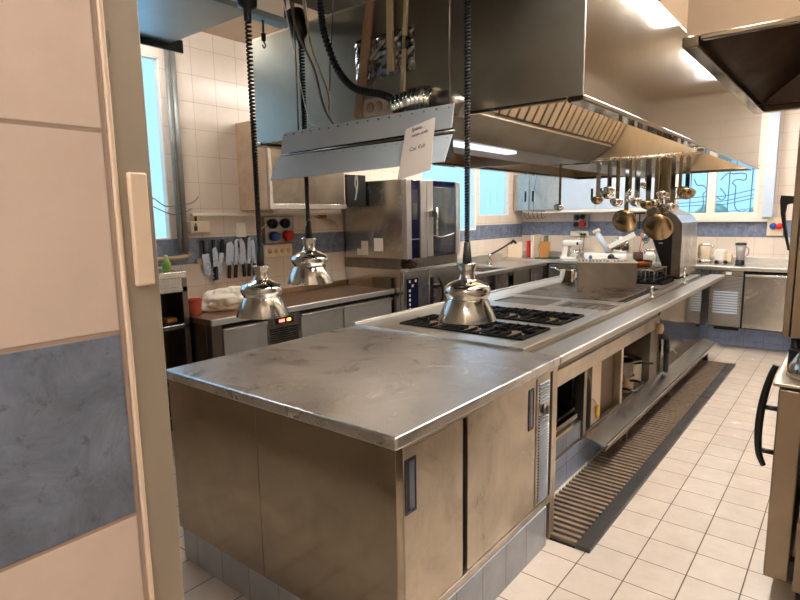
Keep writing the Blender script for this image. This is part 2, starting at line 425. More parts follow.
# garden hedge outside
m = MB()
for k in range(40):
    m.ball((random.uniform(-1.9, 1.3), YF+random.uniform(1.6, 2.3), random.uniform(.5, 1.55)), random.uniform(.16, .30), n=7)
h = put('garden_hedge', m, M['leaf']); tag(h, 'pale green hedge outside the far window', 'hedge', None, 'stuff')
struct('ground_outside', MB().box(-3.4, 3.2, YF+.31, YF+4., -.2, .3), M['leaf'], 'lawn outside the far window', 'ground')

# ------------------------------------------------------------------ prep cabinet (near end of the island)
m = MB().box(-1.45, 0, 0, 1.325, .853, .90, .009, 3)
tag(put('prep_worktop', m, M['top']), 'wide stainless worktop on the near end of the cooking island', 'worktop')
c = thing('prep_cabinet', 'stainless cabinet with two sliding doors under the near worktop', 'cabinet', (-.7, .66, 0))
m = MB().box(-1.41, -.06, .05, 1.30, .14, .8515); put('carcass', m, M['void'], c)
m = MB().box(-1.43, -.757, .010, .049, .088, .8515, .002); put('front_panel', m, M['panel'], c)
m = MB().box(-.755, -.012, .010, .049, .088, .8515, .002)
put('front_panel', m, M['panel'], c)
m = MB()
m.box(-.05, -.012, .0495, 1.325, .838, .8515); m.box(-.05, -.012, 1.265, 1.325, FZ, .838, .003)
put('frame', m, M['door'], c)
put('sill', MB().box(-.05, -.010, .0495, 1.26, .140, .172, .002), M['door'], c)
put('rear_sill', MB().box(-1.43, -1.411, .0495, 1.32, .12, .8515), M['door'], c)
def handle_part(door, y0, y1, z0, z1, x):
    m = MB()
    m.box(x, x+.004, y0, y0+.012, z0, z1); m.box(x, x+.004, y1-.006, y1, z0, z1); m.box(x, x+.004, y0+.012, y1-.006, z0, z0+.012); m.box(x, x+.004, y0+.012, y1-.006, z1-.012, z1)
    h = put('handle', m, mat('dark_blue_rim', (.07,.08,.14), .3), door); h['label'] = 'recessed handle with dark blue rim'
    m = MB().box(x-.0, x+.0015, y0+.026, y1-.006, z0+.012, z1-.012); put('handle_cup', m, M['cup'], door)
    m = MB().box(x-.0, x+.0012, y0+.012, y0+.026, z0+.012, z1-.012); put('handle_shade', m, M['black'], door)
d = put('sliding_door', MB().box(-.048, -.012, .0525, .425, .175, .836, .003), M['door'], c); handle_part(d, .056, .118, .60, .80, -.012)
d = put('sliding_door', MB().box(-.049, -.018, .472, 1.085, .175, .836, .003), M['door'], c); handle_part(d, 1.005, 1.058, .60, .80, -.018)
m = MB().box(-.048, -.016, 1.095, 1.245, .175, .836, .003)
v = put('vent_panel', m, M['door'], c)
m = MB()
for k in range(40): 
    z = .19+k*.0155
    if .64 < z < .70: continue
    m.prism([(-.016, z), (-.007, z+.004), (-.016, z+.009)], 'Y', 1.115, 1.225)
lv = put('louvre_grille', m, mat('blue_film_louvre', (.52,.53,.55), .4, .4), v); lv['label'] = 'bluish louvre grille'
m = MB().cyl((-.0155, 1.17, .668), (.004, 1.17, .668), .022).box(.004, .012, 1.163, 1.177, .645, .69, .002)
put('thermostat_knob', m, M['dsteel'], v)
m = MB()
m.box(-.06, -.004, .004, 1.205, FZ, .1395)
put('plinth', m, M['plinth'], c)
m = MB()
m.box(-1.40, -.0605, .012, .045, FZ, .0875); m.box(-1.40, -1.36, .0455, 1.2, FZ, .1195)
put('plinth', m, M['plinth'], c)

# ------------------------------------------------------------------ cooking island
# body carrying all units
c = thing('island_base', 'long stainless island base with open shelves and drain gutter side', 'cooking island', (-.8, 3.5, 0))
m = MB()
m.box(-1.455, -.20, 1.33, 5.70, .70, .872); m.box(-1.455, -.75, 1.33, 5.70, .12, .6995)
m.box(-.7495, -.205, 1.33, 5.70, .12, .145)
put('carcass', m, M['dsteel'], c)
put('rail', MB().box(-.1995, -.185, 1.33, 3.97, .60, .70, .002), M['door'], c)
put('rail', MB().box(-.204, -.188, 2.18, 3.97, .146, .165, .002), M['dsteel'], c)
def part(n, y0, y1, mm, x0=-.7, x1=-.19, z0=.146, z1=.5995): return put(n, MB().box(x0, x1, y0, y1, z0, z1, .002), mm, c)
part('post', 2.185, 2.235, M['dsteel'], x0=-.25); part('post', 2.30, 2.34, M['void'], x0=-.5, x1=-.32)
part('inner_panel', 2.38, 2.56, M['paint'], x0=-.30, x1=-.21); part('inner_panel', 2.565, 2.93, mat('brown_steel', (.47,.38,.29), .4, .7), x0=-.33, x1=-.24)
part('partition', 2.935, 2.985, M['door']); part('partition', 3.72, 3.965, M['dsteel'])
put('access_panel', MB().box(-.20, -.183, 3.975, 4.90, .146, .868, .002), M['mirror'], c)
put('access_panel', MB().box(-.20, -.183, 4.905, 5.70, .146, .868, .002), M['mirror'], c)
put('knob', MB().lathe([(0,-.01),(.045,-.01),(.05,.012),(.042,.04),(.02,.05),(0,.05)], (-.18, 3.88, .60), 20, 'X'), M['burner'], c)
m = MB().box(-1.38, -.20, 1.34, 5.68, FZ, .1195); put('plinth', m, M['plinth_i'], c)
put('plinth', MB().box(-.26, -.205, 1.335, 2.18, .146, .26), M['plinth_i'], c)
m = MB().box(-.02, .0, 1.33, 1.36, 0, .85)
# side shelf along the aisle
m = MB().box(-.150, 0, 1.330, 5.93, .858, .90, .007, 3)
tag(put('serving_shelf', m, M['pass']), 'narrow polished steel shelf running along the aisle side of the range', 'shelf')
m = MB(); m.box(-.2045, -.1505, 1.335, 5.92, .8722, .884); 
tag(put('channel_liner', m, M['dsteel']), 'recessed steel channel between the range tops and the serving shelf', 'channel')
# drip gutter
m = MB()
m.prism([(-.183, .150), (-.050, .118), (-.030, .128), (-.024, .126), (-.034, .085), (-.041, .085), (-.040, .108), (-.052, .106), (-.183, .139)], 'Y', 2.19, 5.93)
m.box(-.17, -.08, 2.75, 2.79, FZ, .11); m.box(-.17, -.08, 4.0, 4.04, FZ, .11); m.box(-.17, -.08, 5.7, 5.74, FZ, .11)
tag(put('drip_gutter', m, M['tray']), 'battered steel gutter along the foot of the island', 'gutter')

# range tops, one per appliance
def range_top(name, label, y0, y1, x0=-1.42, x1=-.235):
    t = thing(name, label, 'range', ((x0+x1)/2, (y0+y1)/2, .873))
    return t
r = range_top('gas_range', 'two-row gas range with black cast iron grates beside the worktop', 1.33, 2.60)
m = MB()
x0, x1, y0, y1 = -1.42, -.205, 1.33, 2.62
wells = [(-1.20, -.30, 1.50, 1.90), (-1.20, -.30, 2.03, 2.46)]
m.box(x0, x1, y0, y1, .873, .886)
for a in ((x0, -1.20, y0, y1), (-.30, x1, y0, y1), (-1.20, -.30, y0, 1.50), (-1.20, -.30, 1.90, 2.03), (-1.20, -.30, 2.46, y1)):
    m.box(*a, .8861, .912, .004)
put('top_frame', m, M['pass'], r)
for (a, b, e, f) in wells:
    put('spill_tray', MB().box(a+.002, b-.002, e+.002, f-.002, .8862, .889), M['iron'], r)
    for k in range(3):
        cx = a+(b-a)*(k+.5)/3; cy = (e+f)/2
        g = MB(); w = (b-a)/6-.012; d_ = (f-e)/2-.012
        for s in (-1, 1):
            g.box(cx-w, cx+w, cy+s*d_-.006, cy+s*d_+.006, .905, .921); g.box(cx+s*w-.006, cx+s*w+.006, cy-d_, cy+d_, .905, .921)
            g.box(cx+s*w*.5-.005, cx+s*w*.5+.005, cy-d_, cy-.055, .908, .926); g.box(cx+s*w*.5-.005, cx+s*w*.5+.005, cy+.055, cy+d_, .908, .926)
            g.box(cx-.005, cx+.005, cy+s*.05-.0, cy+s*d_, .908, .928) if s > 0 else g.box(cx-.005, cx+.005, cy-d_, cy-.05, .908, .928)
            g.box(*(sorted((cx+s*.05, cx+s*w))), cy-.005, cy+.005, .908, .928)
            for q in (-1, 1): g.box(cx+s*w-.008, cx+s*w+.008, cy+q*d_-.008, cy+q*d_+.008, .8892, .906)
        put('pan_grate', g, M['iron'], r)
        put('burner', MB().lathe([(0,.889),(.055,.889),(.058,.897),(.045,.900),(.042,.909),(.03,.911),(0,.911)], (cx, cy, 0), 24), M['burner'], r)
r = range_top('grill_unit', 'pale steel well unit with small vent slots behind the gas range', 2.62, 3.14)
m = MB()
x0, x1, y0, y1 = -1.42, -.205, 2.622, 3.14
m.box(x0, x1, y0, y1, .873, .893)
for a in ((x0, -1.18, y0, y1), (-.72, -.66, y0, y1), (-.25, x1, y0, y1), (-1.18, -.72, y0, 2.72), (-1.18, -.72, 3.06, y1), (-.66, -.25, y0, 2.75), (-.66, -.25, 3.04, y1)):
    m.box(*a, .8931, .912, .003)
put('top_frame', m, M['pass'], r)
put('well_lid', MB().box(-1.165, -.735, 2.735, 3.045, .8933, .905, .005), M['dsteel'], r)
m = MB()
for k in range(7): m.box(-.645+k*.055, -.645+k*.055+.03, 2.77, 3.02, .8932, .903, .002)
put('slot_grille', m, M['dsteel'], r)
r = range_top('solid_top_range', 'brown solid hot plate range in the middle of the island', 3.14, 4.40)
m = MB(); x0, x1, y0, y1 = -1.42, -.205, 3.142, 4.40
m.box(x0, x1, y0, y1, .873, .888)
for a in ((x0, -1.22, y0, y1), (-.26, x1, y0, y1), (-1.22, -.26, y0, 3.20), (-1.22, -.26, 4.34, y1)): m.box(*a, .8881, .912, .003)
put('top_frame', m, M['pass'], r)
put('hot_plate', MB().box(-1.21, -.33, 3.21, 4.33, .8885, .915, .005), M['plate'], r)
put('edge_slot', MB().box(-.322, -.268, 3.21, 4.33, .8885, .893), M['void'], r)
r = range_top('rear_gas_range', 'second gas range with flat dark grates behind the steel shield box', 4.40, 5.68)
m = MB(); x0, x1, y0, y1 = -1.42, -.205, 4.402, 5.69
m.box(x0, x1, y0, y1, .873, .886)
for a in ((x0, -1.20, y0, y1), (-.30, x1, y0, y1), (-1.20, -.30, y0, 4.48), (-1.20, -.30, 4.98, 5.08), (-1.20, -.30, 5.60, y1)): m.box(*a, .8861, .912, .003)
put('top_frame', m, M['pass'], r)
for (e, f) in ((4.48, 4.98), (5.08, 5.60)):
    for k in range(2):
        a = -1.2+k*.45; g = MB()
        for q in range(5): g.box(a+.02+q*.098, a+.036+q*.098, e+.01, f-.01, .905, .935)
        for s in (e+.02, (e+f)/2, f-.032): g.box(a+.01, a+.44, s, s+.012, .8862, .930)
        put('pan_grate', g, M['iron'] , r)
# raised wire stand in front of pans
m = MB()
for q in range(6):
    x = -.80+q*.082
    m.tube([(x, 4.50, .937), (x, 4.50, 1.05), (x, 4.95, 1.05), (x, 4.95, .937)], .006, 6)
m.tube([(-.81, 4.50, 1.05), (-.38, 4.50, 1.05)], .006, 6); m.tube([(-.81, 4.95, 1.05), (-.38, 4.95, 1.05)], .006, 6)
tag(put('pan_stand', m, M['dsteel']), 'low wire stand on the rear gas range beside the shield box', 'stand')
m = MB().lathe([(0,1.057),(.125,1.057),(.14,1.07),(.15,1.125),(.145,1.125),(.135,1.074),(.12,1.064),(0,1.064)], (-.62, 4.72, 0), 28)
p = put('frying_pan', m, M['pan']); tag(p, 'copper-brown frying pan on the wire stand', 'pan')
put('handle', MB().tube([(-.74, 4.80, 1.105), (-.86, 4.88, 1.12), (-.95, 4.94, 1.13)], .01, 8), M['black'], p)
# back rail
m = MB(); m.box(-1.455, -1.422, 1.33, 5.69, .8722, .925, .004); 
tag(put('back_ledge', m, M['pass']), 'raised steel edge along the back of the range tops', 'ledge')

# shield box on the hot plate
c = thing('shield_box', 'square steel box with slotted top standing on the hot plate', 'box', (-.67, 4.05, .915))
x0, x1, y0, y1, z0, z1 = 0, .52, 0, .34, .916, 1.150
RB = Matrix.Translation((-.915, 3.885, 0)) @ Matrix.Rotation(math.radians(23.), 4, 'Z')
m = MB()
m.box(x0, x1, y0, y0+.006, z0, z1); m.box(x0, x1, y1-.006, y1, z0, z1); m.box(x0, x0+.006, y0+.006, y1-.006, z0, z1); m.box(x1-.006, x1, y0+.006, y1-.006, z0, z1)
put('side_walls', m.xf(RB), M['dsteel'], c)
put('inner_lining', MB().box(x0+.007, x1-.007, y0+.007, y1-.007, 1.08, 1.09).xf(RB), M['void'], c)
m = MB(); m.box(x0-.008, x1+.008, y0-.008, y0+.03, z1, z1+.012, .002); m.box(x0-.008, x1+.008, y1-.03, y1+.008, z1, z1+.012, .002)
for k in range(17): 
    x = x0-.006+k*(x1-x0-.004)/16
    m.box(x, x+.016, y0+.0305, y1-.0305, z1, z1+.010)
put('slotted_top', m.xf(RB), M['white'], c)

# small saucepan on the range edge
m = MB().lathe([(0,.914),(.072,.914),(.078,.92),(.078,1.035),(.083,1.04),(.078,1.042),(.073,1.036),(.073,.925),(0,.92)], (-1.175, 4.27, .0), 28)
p = put('saucepan', m, M['chrome']); tag(p, 'small shiny saucepan left of the steel shield box', 'saucepan')
put('handle', MB().tube([(-1.25, 4.29, 1.02), (-1.32, 4.31, 1.045), (-1.39, 4.33, 1.05)], .008, 8), M['chrome'], p)
# tap posts on shelf channel
for (y, zt, lab) in ((3.70, .97, 'short steel valve stem in the channel beside the hot plate'), (4.87, 1.03, 'tall steel tap post in the channel near the far end')):
    c = thing('valve_post', lab, 'valve', (-.196, y, .885), 'valve posts in the channel')
    put('stem', MB().cyl((-.196, y, .8845), (-.196, y, zt), .010, 14), M['chrome'], c)
    put('collar', MB().lathe([(0,.8846),(.024,.8846),(.024,.905),(.014,.912),(0,.912)], (-.196, y, 0), 18), M['chrome'], c)
    put('knob', MB().lathe([(0,zt),(.014,zt),(.016,zt+.012),(.010,zt+.022),(0,zt+.022)], (-.196, y, 0), 14), M['chrome'], c)

# salamander / extractor block at far end of the island
c = thing('salamander_grill', 'steel salamander grill with sloped top and black open front near the far window', 'grill', (-.6, 5.3, .936))
prof = [(-0.3, .936), (-0.3, 1.50), (-0.355, 1.575), (-0.515, 1.66), (-0.655, 1.66), (-0.655, 1.50), (-0.435, .936)]
m = MB().prism(prof, 'Y', 5.12, 5.84); put('body', m, M['dsteel'], c)
put('front_opening', MB().prism([(-0.385, .95), (-0.385, 1.49), (-0.64, 1.49), (-0.435, .95)], 'Y', 5.112, 5.1195), M['black'], c)
put('side_plate', MB().box(-0.2995, -0.29, 5.115, 5.845, .936, 1.50, .002), M['steel'], c)
put('top_plate', MB().quadslab([(-0.299, 5.11, 1.50), (-0.299, 5.85, 1.50), (-0.355, 5.85, 1.577), (-0.355, 5.11, 1.577)], -.006), M['pass'], c)
put('badge', MB().box(-0.515, -0.475, 5.106, 5.1115, 1.28, 1.292), M['sheet'], c)

# pots in the opening of the island
pot = None
def saucepot(x, y, z, rad, hgt, ang, label, mm):
    c = thing('cooking_pot', label, 'pot', (x, y, z), 'pots stored in the island shelf')
    put('bowl', MB().lathe([(0,z),(rad*.94,z),(rad,z+.008),(rad,z+hgt),(rad*1.05,z+hgt+.004),(rad*.97,z+hgt),(rad*.96,z+.012),(0,z+.01)], (x,y,0), 26), mm, c)
    dx, dy = math.cos(ang), math.sin(ang)
    put('handle', MB().tube([(x+dx*rad, y+dy*rad, z+hgt*.8), (x+dx*(rad+.06), y+dy*(rad+.06), z+hgt*.9), (x+dx*(rad+.15), y+dy*(rad+.15), z+hgt*.92)], .009, 8), M['black'], c)
    return c
saucepot(-.33, 3.12, .146, .10, .12, -.4, 'lowest pale saucepan near the brown panel on the island shelf', M['bronze'])
saucepot(-.315, 3.36, .146, .10, .135, -.5, 'wide pale saucepan in the middle of the island shelf', M['burner'])
saucepot(-.315, 3.585, .146, .095, .22, -2.4, 'tall pale pot at the far side of the island shelf', M['door'])
saucepot(-.335, 3.34, .287, .115, .12, .3, 'grey saucepan stacked on top of the middle pot', M['dsteel'])
# gas pipes
m = MB().tube(spline([(-.19, 3.99, .50), (-.165, 4.01, .505), (-.150, 4.06, .49), (-.147, 4.09, .43), (-.145, 4.10, .16)], 6), .023, 12)
m.tube([(-.147, 4.092, .42), (-.146, 4.098, .34)], .029, 12)
p = put('drain_pipe', m, M['rubber']); tag(p, 'dark bent drain pipe standing on the gutter beside the polished panel', 'pipe')
put('tap_lever', MB().tube([(-.146, 4.10, .36), (-.10, 4.14, .365), (-.075, 4.16, .33)], .006, 8), M['dsteel'], p)
m = MB().tube(spline([(-.30, 2.05, .56), (-.27, 2.12, .58), (-.24, 2.25, .57), (-.225, 2.31, .50), (-.22, 2.33, .40), (-.22, 2.33, .17)], 6), .025, 12)
p = put('gas_pipe', m, M['rubber']); tag(p, 'thick black gas pipe in the first opening of the island', 'pipe')
m = MB().box(-.20, -.185, 2.44, 2.475, .20, .29, .003); m.tube([(-.195, 2.455, .29), (-.21, 2.42, .34), (-.215, 2.36, .36)], .004, 6)
tag(put('valve_tag', m, M['yellow']), 'yellow valve tag hanging beside the black gas pipe', 'tag')
# pans and grids in first opening
for i, (zz, hh, lab, mm) in enumerate(((.262, .018, 'lowest cream oven tray sticking out of the first island opening', M['cream']), (.284, .02, 'black oven tray above the cream tray', M['black']),
                               (.308, .03, 'grey roasting pan above the black tray', M['dsteel']), (.342, .02, 'topmost black tray of the pile in the island opening', M['black']))):
    m = MB(); a, b, e, f = -.72, -.215+(.02 if i in (0,2) else -.01), 1.45+i*.02, 2.03+i*.03
    m.box(a, b, e, f, zz, zz+.004)
    m.box(a, b, e, e+.006, zz+.004, zz+hh); m.box(a, b, f-.006, f, zz+.004, zz+hh); m.box(a, a+.006, e+.006, f-.006, zz+.004, zz+hh); m.box(b-.006, b, e+.006, f-.006, zz+.004, zz+hh)
    tag(put('oven_tray', m, mm), lab, 'tray', 'trays piled in the island opening')

# ------------------------------------------------------------------ floor grating mats in the aisle
def mat_run(y0, y1, label):
    c = thing('floor_grating', label, 'floor grating', (.02, (y0+y1)/2, FZ), 'slatted gratings in the aisle')
    put('base', MB().box(-.165, .128, y0, y1, FZ+.0005, FZ+.004), M['void'], c)
    m = MB(); n = int((y1-y0)/.051)
    for k in range(n):
        y = y0+(k+.3)*(y1-y0)/n
        m.box(-.165, .127, y, y+.025, FZ+.0042, FZ+.026)
    put('slats', m, mat('grating_bars', (.62,.54,.46), .42, .45, vary=.2, scale=16), c)
    put('border', MB().box(.129, .203, y0, y1, FZ+.0005, FZ+.024, .003), mat('wet_rubber_edge', (.24,.235,.23), .35, .2, vary=.05), c)
mat_run(1.266, 4.22, 'nearer slatted drain grating with dark rubber edge in the aisle')
mat_run(4.23, 5.66, 'farther slatted drain grating with dark rubber edge in the aisle')

# ------------------------------------------------------------------ extractor hood over the island
HX0, HX1, HY0, HY1, HZ0, HZ1 = -1.65, .285, .78, 5.57, 2.05, 2.61
c = thing('extractor_hood', 'huge stainless extractor hood hanging over the cooking island', 'extractor hood', (-.68, 3.2, 2.05))
put('front_panel', MB().box(HX0, HX1, HY0, HY0+.012, HZ0, HZ1, .002), M['hood'], c)
put('side_panel', MB().box(HX1-.012, HX1, HY0+.0125, 3.412, HZ0+.001, HZ1, .001), M['mirror'], c)
put('side_panel', MB().box(HX1-.012, HX1, 3.4145, HY1, HZ0+.001, HZ1, .001), M['mirror'], c)
put('side_panel', MB().box(HX0, HX0+.012, HY0+.0125, HY1, HZ0+.001, HZ1, .001), M['hood_in'], c)
put('rear_panel', MB().box(HX0+.0125, HX1-.0125, HY1-.012, HY1, HZ0+.001, HZ1), M['hood_in'], c)
put('roof_panel', MB().box(HX0, HX1, HY0, HY1, HZ1, HZ1+.01), M['hood_in'], c)
m = MB()   # rolled bottom rim with gutter
for a in ((HX0-.012, HX0+.055, HY0-.012, HY1+.012), (HX1-.055, HX1+.012, HY0-.012, HY1+.012)): m.box(*a, HZ0-.022, HZ0, .005)
m.box(HX0+.0555, HX1-.0555, HY0-.008, HY0+.016, HZ0-.012, HZ0, .003); m.box(HX0+.0555, HX1-.0555, HY1-.06, HY1+.012, HZ0-.028, HZ0, .005)
put('rim', m, M['mirror'], c)
# filters: two sloping banks along each section, central plenum between
def filters(y0, y1):
    f = put('plenum', MB().prism([(-.34, 2.095), (-.50, 1.995), (-.86, 1.995), (-1.02, 2.095), (-1.02, 2.12), (-.34, 2.12)], 'Y', y0, y1), M['dsteel'], c)
    for s in (1, -1):
        m = MB(); n = int((y1-y0)/.092)
        bx = -.68+s*.345; tx = -.68+s*.60; zb, zt = 2.122, 2.60
        m.quadslab([(bx, y0, zb), (bx, y1, zb), (tx, y1, zt), (tx, y0, zt)], s*.004)
        put('filter_backing', m, M['void'], c)
        m = MB()
        for k in range(n):
            y = y0+(k+.14)*(y1-y0)/n; w = (y1-y0)/n*.74
            P = [Vector((bx+s*.004, y, zb)), Vector((bx+s*.004, y+w, zb)), Vector((tx+s*.004, y+w, zt-.005)), Vector((tx+s*.004, y, zt-.005))]
            m.quadslab([tuple(q) for q in P], s*.018)
        put('baffle_filter', m, M['hood_in'], c)
    return f
filters(.86, 2.99); filters(3.04, 5.5)
put('hood_glow_strip', MB().box(-.60, -.53, 1.15, 1.85, 1.978, 1.9945, .004), glow('dim_glow', (.8,.9,1.), .7), c)  # dim bluish glowing strip under the plenum
for (a, b) in ((1.0, 1.9), (2.0, 2.9), (3.3, 4.3), (4.4, 5.3)):
    put('hood_glow_strip', MB().box(.215, .2725, a, b, 2.36, 2.44, .004), M['hood_fill'], c)  # hidden lamps added behind the skirt to brighten the filters
put('divider_panel', MB().prism([(2.995, 2.02), (3.03, 2.02), (3.03, 2.605), (2.995, 2.605)], 'X', HX0+.013, HX1-.013), M['hood_in'], c)
put('end_bracket', MB().prism([(-.34, 2.095), (-.36, 2.14), (-.62, 1.985), (-.50, 1.985)], 'Y', 2.972, 2.9945), M['dsteel'], c)
# hanging rods of the hood
for (x, y) in ((-1.55, .95), (.18, 2.1), (-1.55, 5.2), (.18, 5.2)):
    put('hanger_rod', MB().cyl((x, y, HZ1+.01), (x, y, ZC), .008, 8), M['black'], c)

# utensil rail and ladles under the divider
m = MB().cyl((-.78, 2.955, 2.005), (.262, 2.955, 2.005), .007, 10)
for x in (-.75, -.3, .22): m.cyl((x, 2.965, 2.005), (x, 3.0, 2.03), .005, 8)
tag(put('utensil_rail', m, M['chrome']), 'thin steel rail carrying the hanging ladles under the hood', 'rail')
ordn = ['first','second','third','fourth','fifth','sixth','seventh','eighth','ninth','tenth','eleventh','twelfth','thirteenth','fourteenth','fifteenth','sixteenth','seventeenth','eighteenth']
U = [(-.68, 1.63, .035, 'ladle', .006), (-.405, 1.672, .040, 'ladle', .010), (-.345, 1.71, .045, 'ladle', .007), (-.302, 1.745, .036, 'ladle', .007), (-.262, 1.652, .042, 'ladle', .009), (-.200, 1.478, .080, 'skimmer', .010),
     (-.160, 1.69, .03, 'whisk', .007), (-.125, 1.65, .043, 'ladle', .012), (-.080, 1.775, .034, 'ladle', .005), (-.035, 1.628, .042, 'ladle', .011), (.002, 1.64, .04, 'ladle', .008),
     (.030, 1.425, .093, 'skimmer', .013), (.062, 1.70, .036, 'ladle', .011), (.078, 1.60, .045, 'ladle', .008), (.090, 1.66, .036, 'ladle', .007), (.122, 1.603, .045, 'ladle', .009), (.155, 1.70, .03, 'turner', .007), (.190, 1.69, .055, 'ladle', .009)]
for i, (x, zb, rad, kind, hw) in enumerate(U):
    rad *= 1.12; hw *= 1.6
    y = 2.93 if kind == 'skimmer' else 2.915+.05*((i*7) % 3-1)
    nm = {'ladle': 'ladle', 'skimmer': 'round_skimmer', 'whisk': 'whisk', 'turner': 'slotted_turner'}[kind]
    if kind == 'ladle': lab = 'steel ladle hanging %s from the left on the utensil rail' % ordn[i]
    elif kind == 'skimmer': lab = ['large bronze-toned round skimmer, left one of the two big ones on the rail', 'larger of the two big bronze-toned skimmers, the tool hanging lowest on the rail'][i > 8]
    elif kind == 'whisk': lab = 'thin wire whisk hanging among the ladles'
    else: lab = 'slotted turner hanging between ladles near the right end of the rail'
    c = thing(nm, lab, kind if kind != 'skimmer' else 'skimmer', (x, y, zb), 'kitchen tools on the utensil rail')
    zt = 2.012
    cz = zb+rad*(1.0 if kind != 'skimmer' else .85)
    m = MB(); 
    m.box(x-hw, x+hw, y-.0015, y+.0015, cz+rad*.3, 1.985, .001)
    hk = [(x, y, 1.984), (x, y, 2.0), (x, (y+2.955)/2, 2.018), (x, 2.955, 2.017), (x, 2.969, 2.005), (x, 2.966, 1.994)]
    m.tube(spline(hk, 3), .003, 6)
    put('handle', m, M['chrome'] if i % 2 else M['bronze'], c)
    m = MB()
    if kind in ('ladle', 'skimmer'):
        dp = rad*(.85 if kind == 'ladle' else .34)
        pr = [(rad*math.sin(PI/2*k/6), -dp*math.cos(PI/2*k/6)) for k in range(7)]
        pr += [(rad*.96*math.sin(PI/2*k/6), -dp*.94*math.cos(PI/2*k/6)) for k in range(6, -1, -1)]
        m.lathe(pr, n=24)
        tilt = -1.15 if kind == 'skimmer' else -.45
        m.xf(Matrix.Translation((x, y-.004-(.0 if kind == 'ladle' else .0)-rad*.3, cz)) @ Matrix.Rotation(tilt, 4, 'X') )
        if kind == 'skimmer': pass
    elif kind == 'whisk':
        for k in range(6):
            a = PI*k/6; ca, sa = math.cos(a)*rad, math.sin(a)*rad
            m.tube(spline([(x, y, cz+.06), (x+ca, y+sa, cz+.0), (x, y, zb), (x-ca, y-sa, cz), (x, y, cz+.06)], 5), .0015, 5)
    else:
        for k in range(5): m.box(x-rad+k*rad*.45, x-rad+k*rad*.45+rad*.25, y-.001, y+.001, zb+.005, cz+.045)
        m.box(x-rad, x+rad*1.06, y-.001, y+.001, zb, zb+.006); m.box(x-rad, x+rad*1.06, y-.001, y+.001, cz+.04, cz+.052)
    put({'ladle': 'bowl', 'skimmer': 'bowl', 'whisk': 'wires', 'turner': 'blade'}[kind], m, M['bronze'] if (kind == 'skimmer' or i % 4 == 1) else M['chrome'], c)

# ------------------------------------------------------------------ suspended canopy and dark sheet for the shaded gap in front of the hood
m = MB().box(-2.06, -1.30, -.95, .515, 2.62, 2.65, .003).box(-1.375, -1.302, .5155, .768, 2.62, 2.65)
cn = put('ceiling_canopy', m, M['canopy']); tag(cn, 'sheet metal canopy hanging above the worktop, window blue tinted into its colour', 'canopy')
put('edge_angle', MB().box(-2.075, -2.0605, -.95, .60, 2.585, 2.655), M['black'], cn)
for (x, y) in ((-1.95, .3), (-1.42, .3), (-1.95, -.8), (-1.42, -.8)): put('hanger_rod', MB().cyl((x, y, 2.65), (x, y, ZC), .006, 8), M['black'], cn)
m = MB().box(-1.298, .36, -.55, 1.75, 2.74, 2.77)  # dark sheet added where the open gap below the ceiling lies in shade
sb = put('gap_shade_sheet', m, mat('gap_shade_dark', (.16,.17,.13), .6, vary=.2)); tag(sb, 'dark sheet added for the shade of the open gap above the heat lamps', 'shade sheet')
for (x, y) in ((-1.2, -.4), (.25, -.4), (-1.2, 1.6), (.25, 1.6)): put('hanger_rod', MB().cyl((x, y, 2.77), (x, y, ZC), .006, 8), M['black'], sb)

# small black hook hanging behind first cord
m = MB().cyl((-1.345, .62, 2.62), (-1.345, .62, 2.56), .006, 8).lathe([(0,2.515),(.012,2.52),(.014,2.555),(0,2.56)], (-1.345, .62, 0), 10)
m.tube(spline([(-1.345,.62,2.516),(-1.345,.63,2.50),(-1.345,.62,2.485),(-1.345,.61,2.50)],4), .004, 6)
tag(put('black_hook', m, M['black']), 'small black swivel hook hanging under the canopy beside the first lamp cord', 'hook')

# ------------------------------------------------------------------ heat lamps
prof = [(.120,0),(.1205,.003),(.0865,.083),(.0838,.088),(.0838,.094),(.0905,.101),(.0955,.113),(.0955,.125),(.091,.138),(.080,.148),(.064,.156),(.050,.162),(.0375,.166),(.0365,.170),(.0315,.180),(.030,.192),(.0325,.208),(.0405,.2235),(.0415,.229),(.0405,.2325),(.02,.2325),(0,.2325)]
def heat_lamp(x, y, zb, ztop, turns, tight, label, mount_tilt=0.):
    c = thing('heat_lamp', label, 'heat lamp', (x, y, zb), 'chrome heat lamps over the worktop')
    put('shade', MB().lathe([(r_, z_+zb) for r_, z_ in prof[:4]] + [(.082, zb+.09)], (x,y,0), 48), M['spun'], c)
    put('lamp_housing', MB().lathe([(r_, z_+zb) for r_, z_ in prof[3:]], (x,y,0), 48), M['chrome'], c)
    put('shade_lining', MB().lathe([(.1185,.001+zb),(.085,.083+zb),(.08,.1+zb),(.06,.145+zb),(0,.15+zb)], (x,y,0), 40), M['inside'], c)
    put('bulb', MB().lathe([(0,zb+.02),(.035,zb+.03),(.05,zb+.06),(.03,zb+.11),(.02,zb+.149)], (x,y,0), 20), M['white'], c)
    z0 = zb+.2326; m = MB()
    m.tube([(x, y, z0), (x, y, z0+.02), (x, y, z0+.085)], [.018,.018,.013], 12)
    zs = z0+.085; P = []; tot = turns*7
    for k in range(tot+1):
        f = k/tot
        z = zs+(ztop-zs)*(f*tight+(1-tight)*f*f)
        a = 2*PI*k/7; w = .0065+.0045*f
        P.append((x+w*math.cos(a), y+w*math.sin(a), z))
    m.tube(P, .0052, 5)
    put('coiled_cord', m, M['rubber'], c)
    m = MB().lathe([(0,ztop-.03),(.016,ztop-.03),(.018,ztop+.02),(.042,ztop+.03),(.046,ztop+.10),(.044,ztop+.15),(0,ztop+.15)], (0,0,0), 22)
    m.xf(Matrix.Translation((x,y,ztop)) @ Matrix.Rotation(mount_tilt, 4, 'Y') @ Matrix.Translation((0,0,-ztop)))
    put('ceiling_mount', m, M['black'], c)
    return c
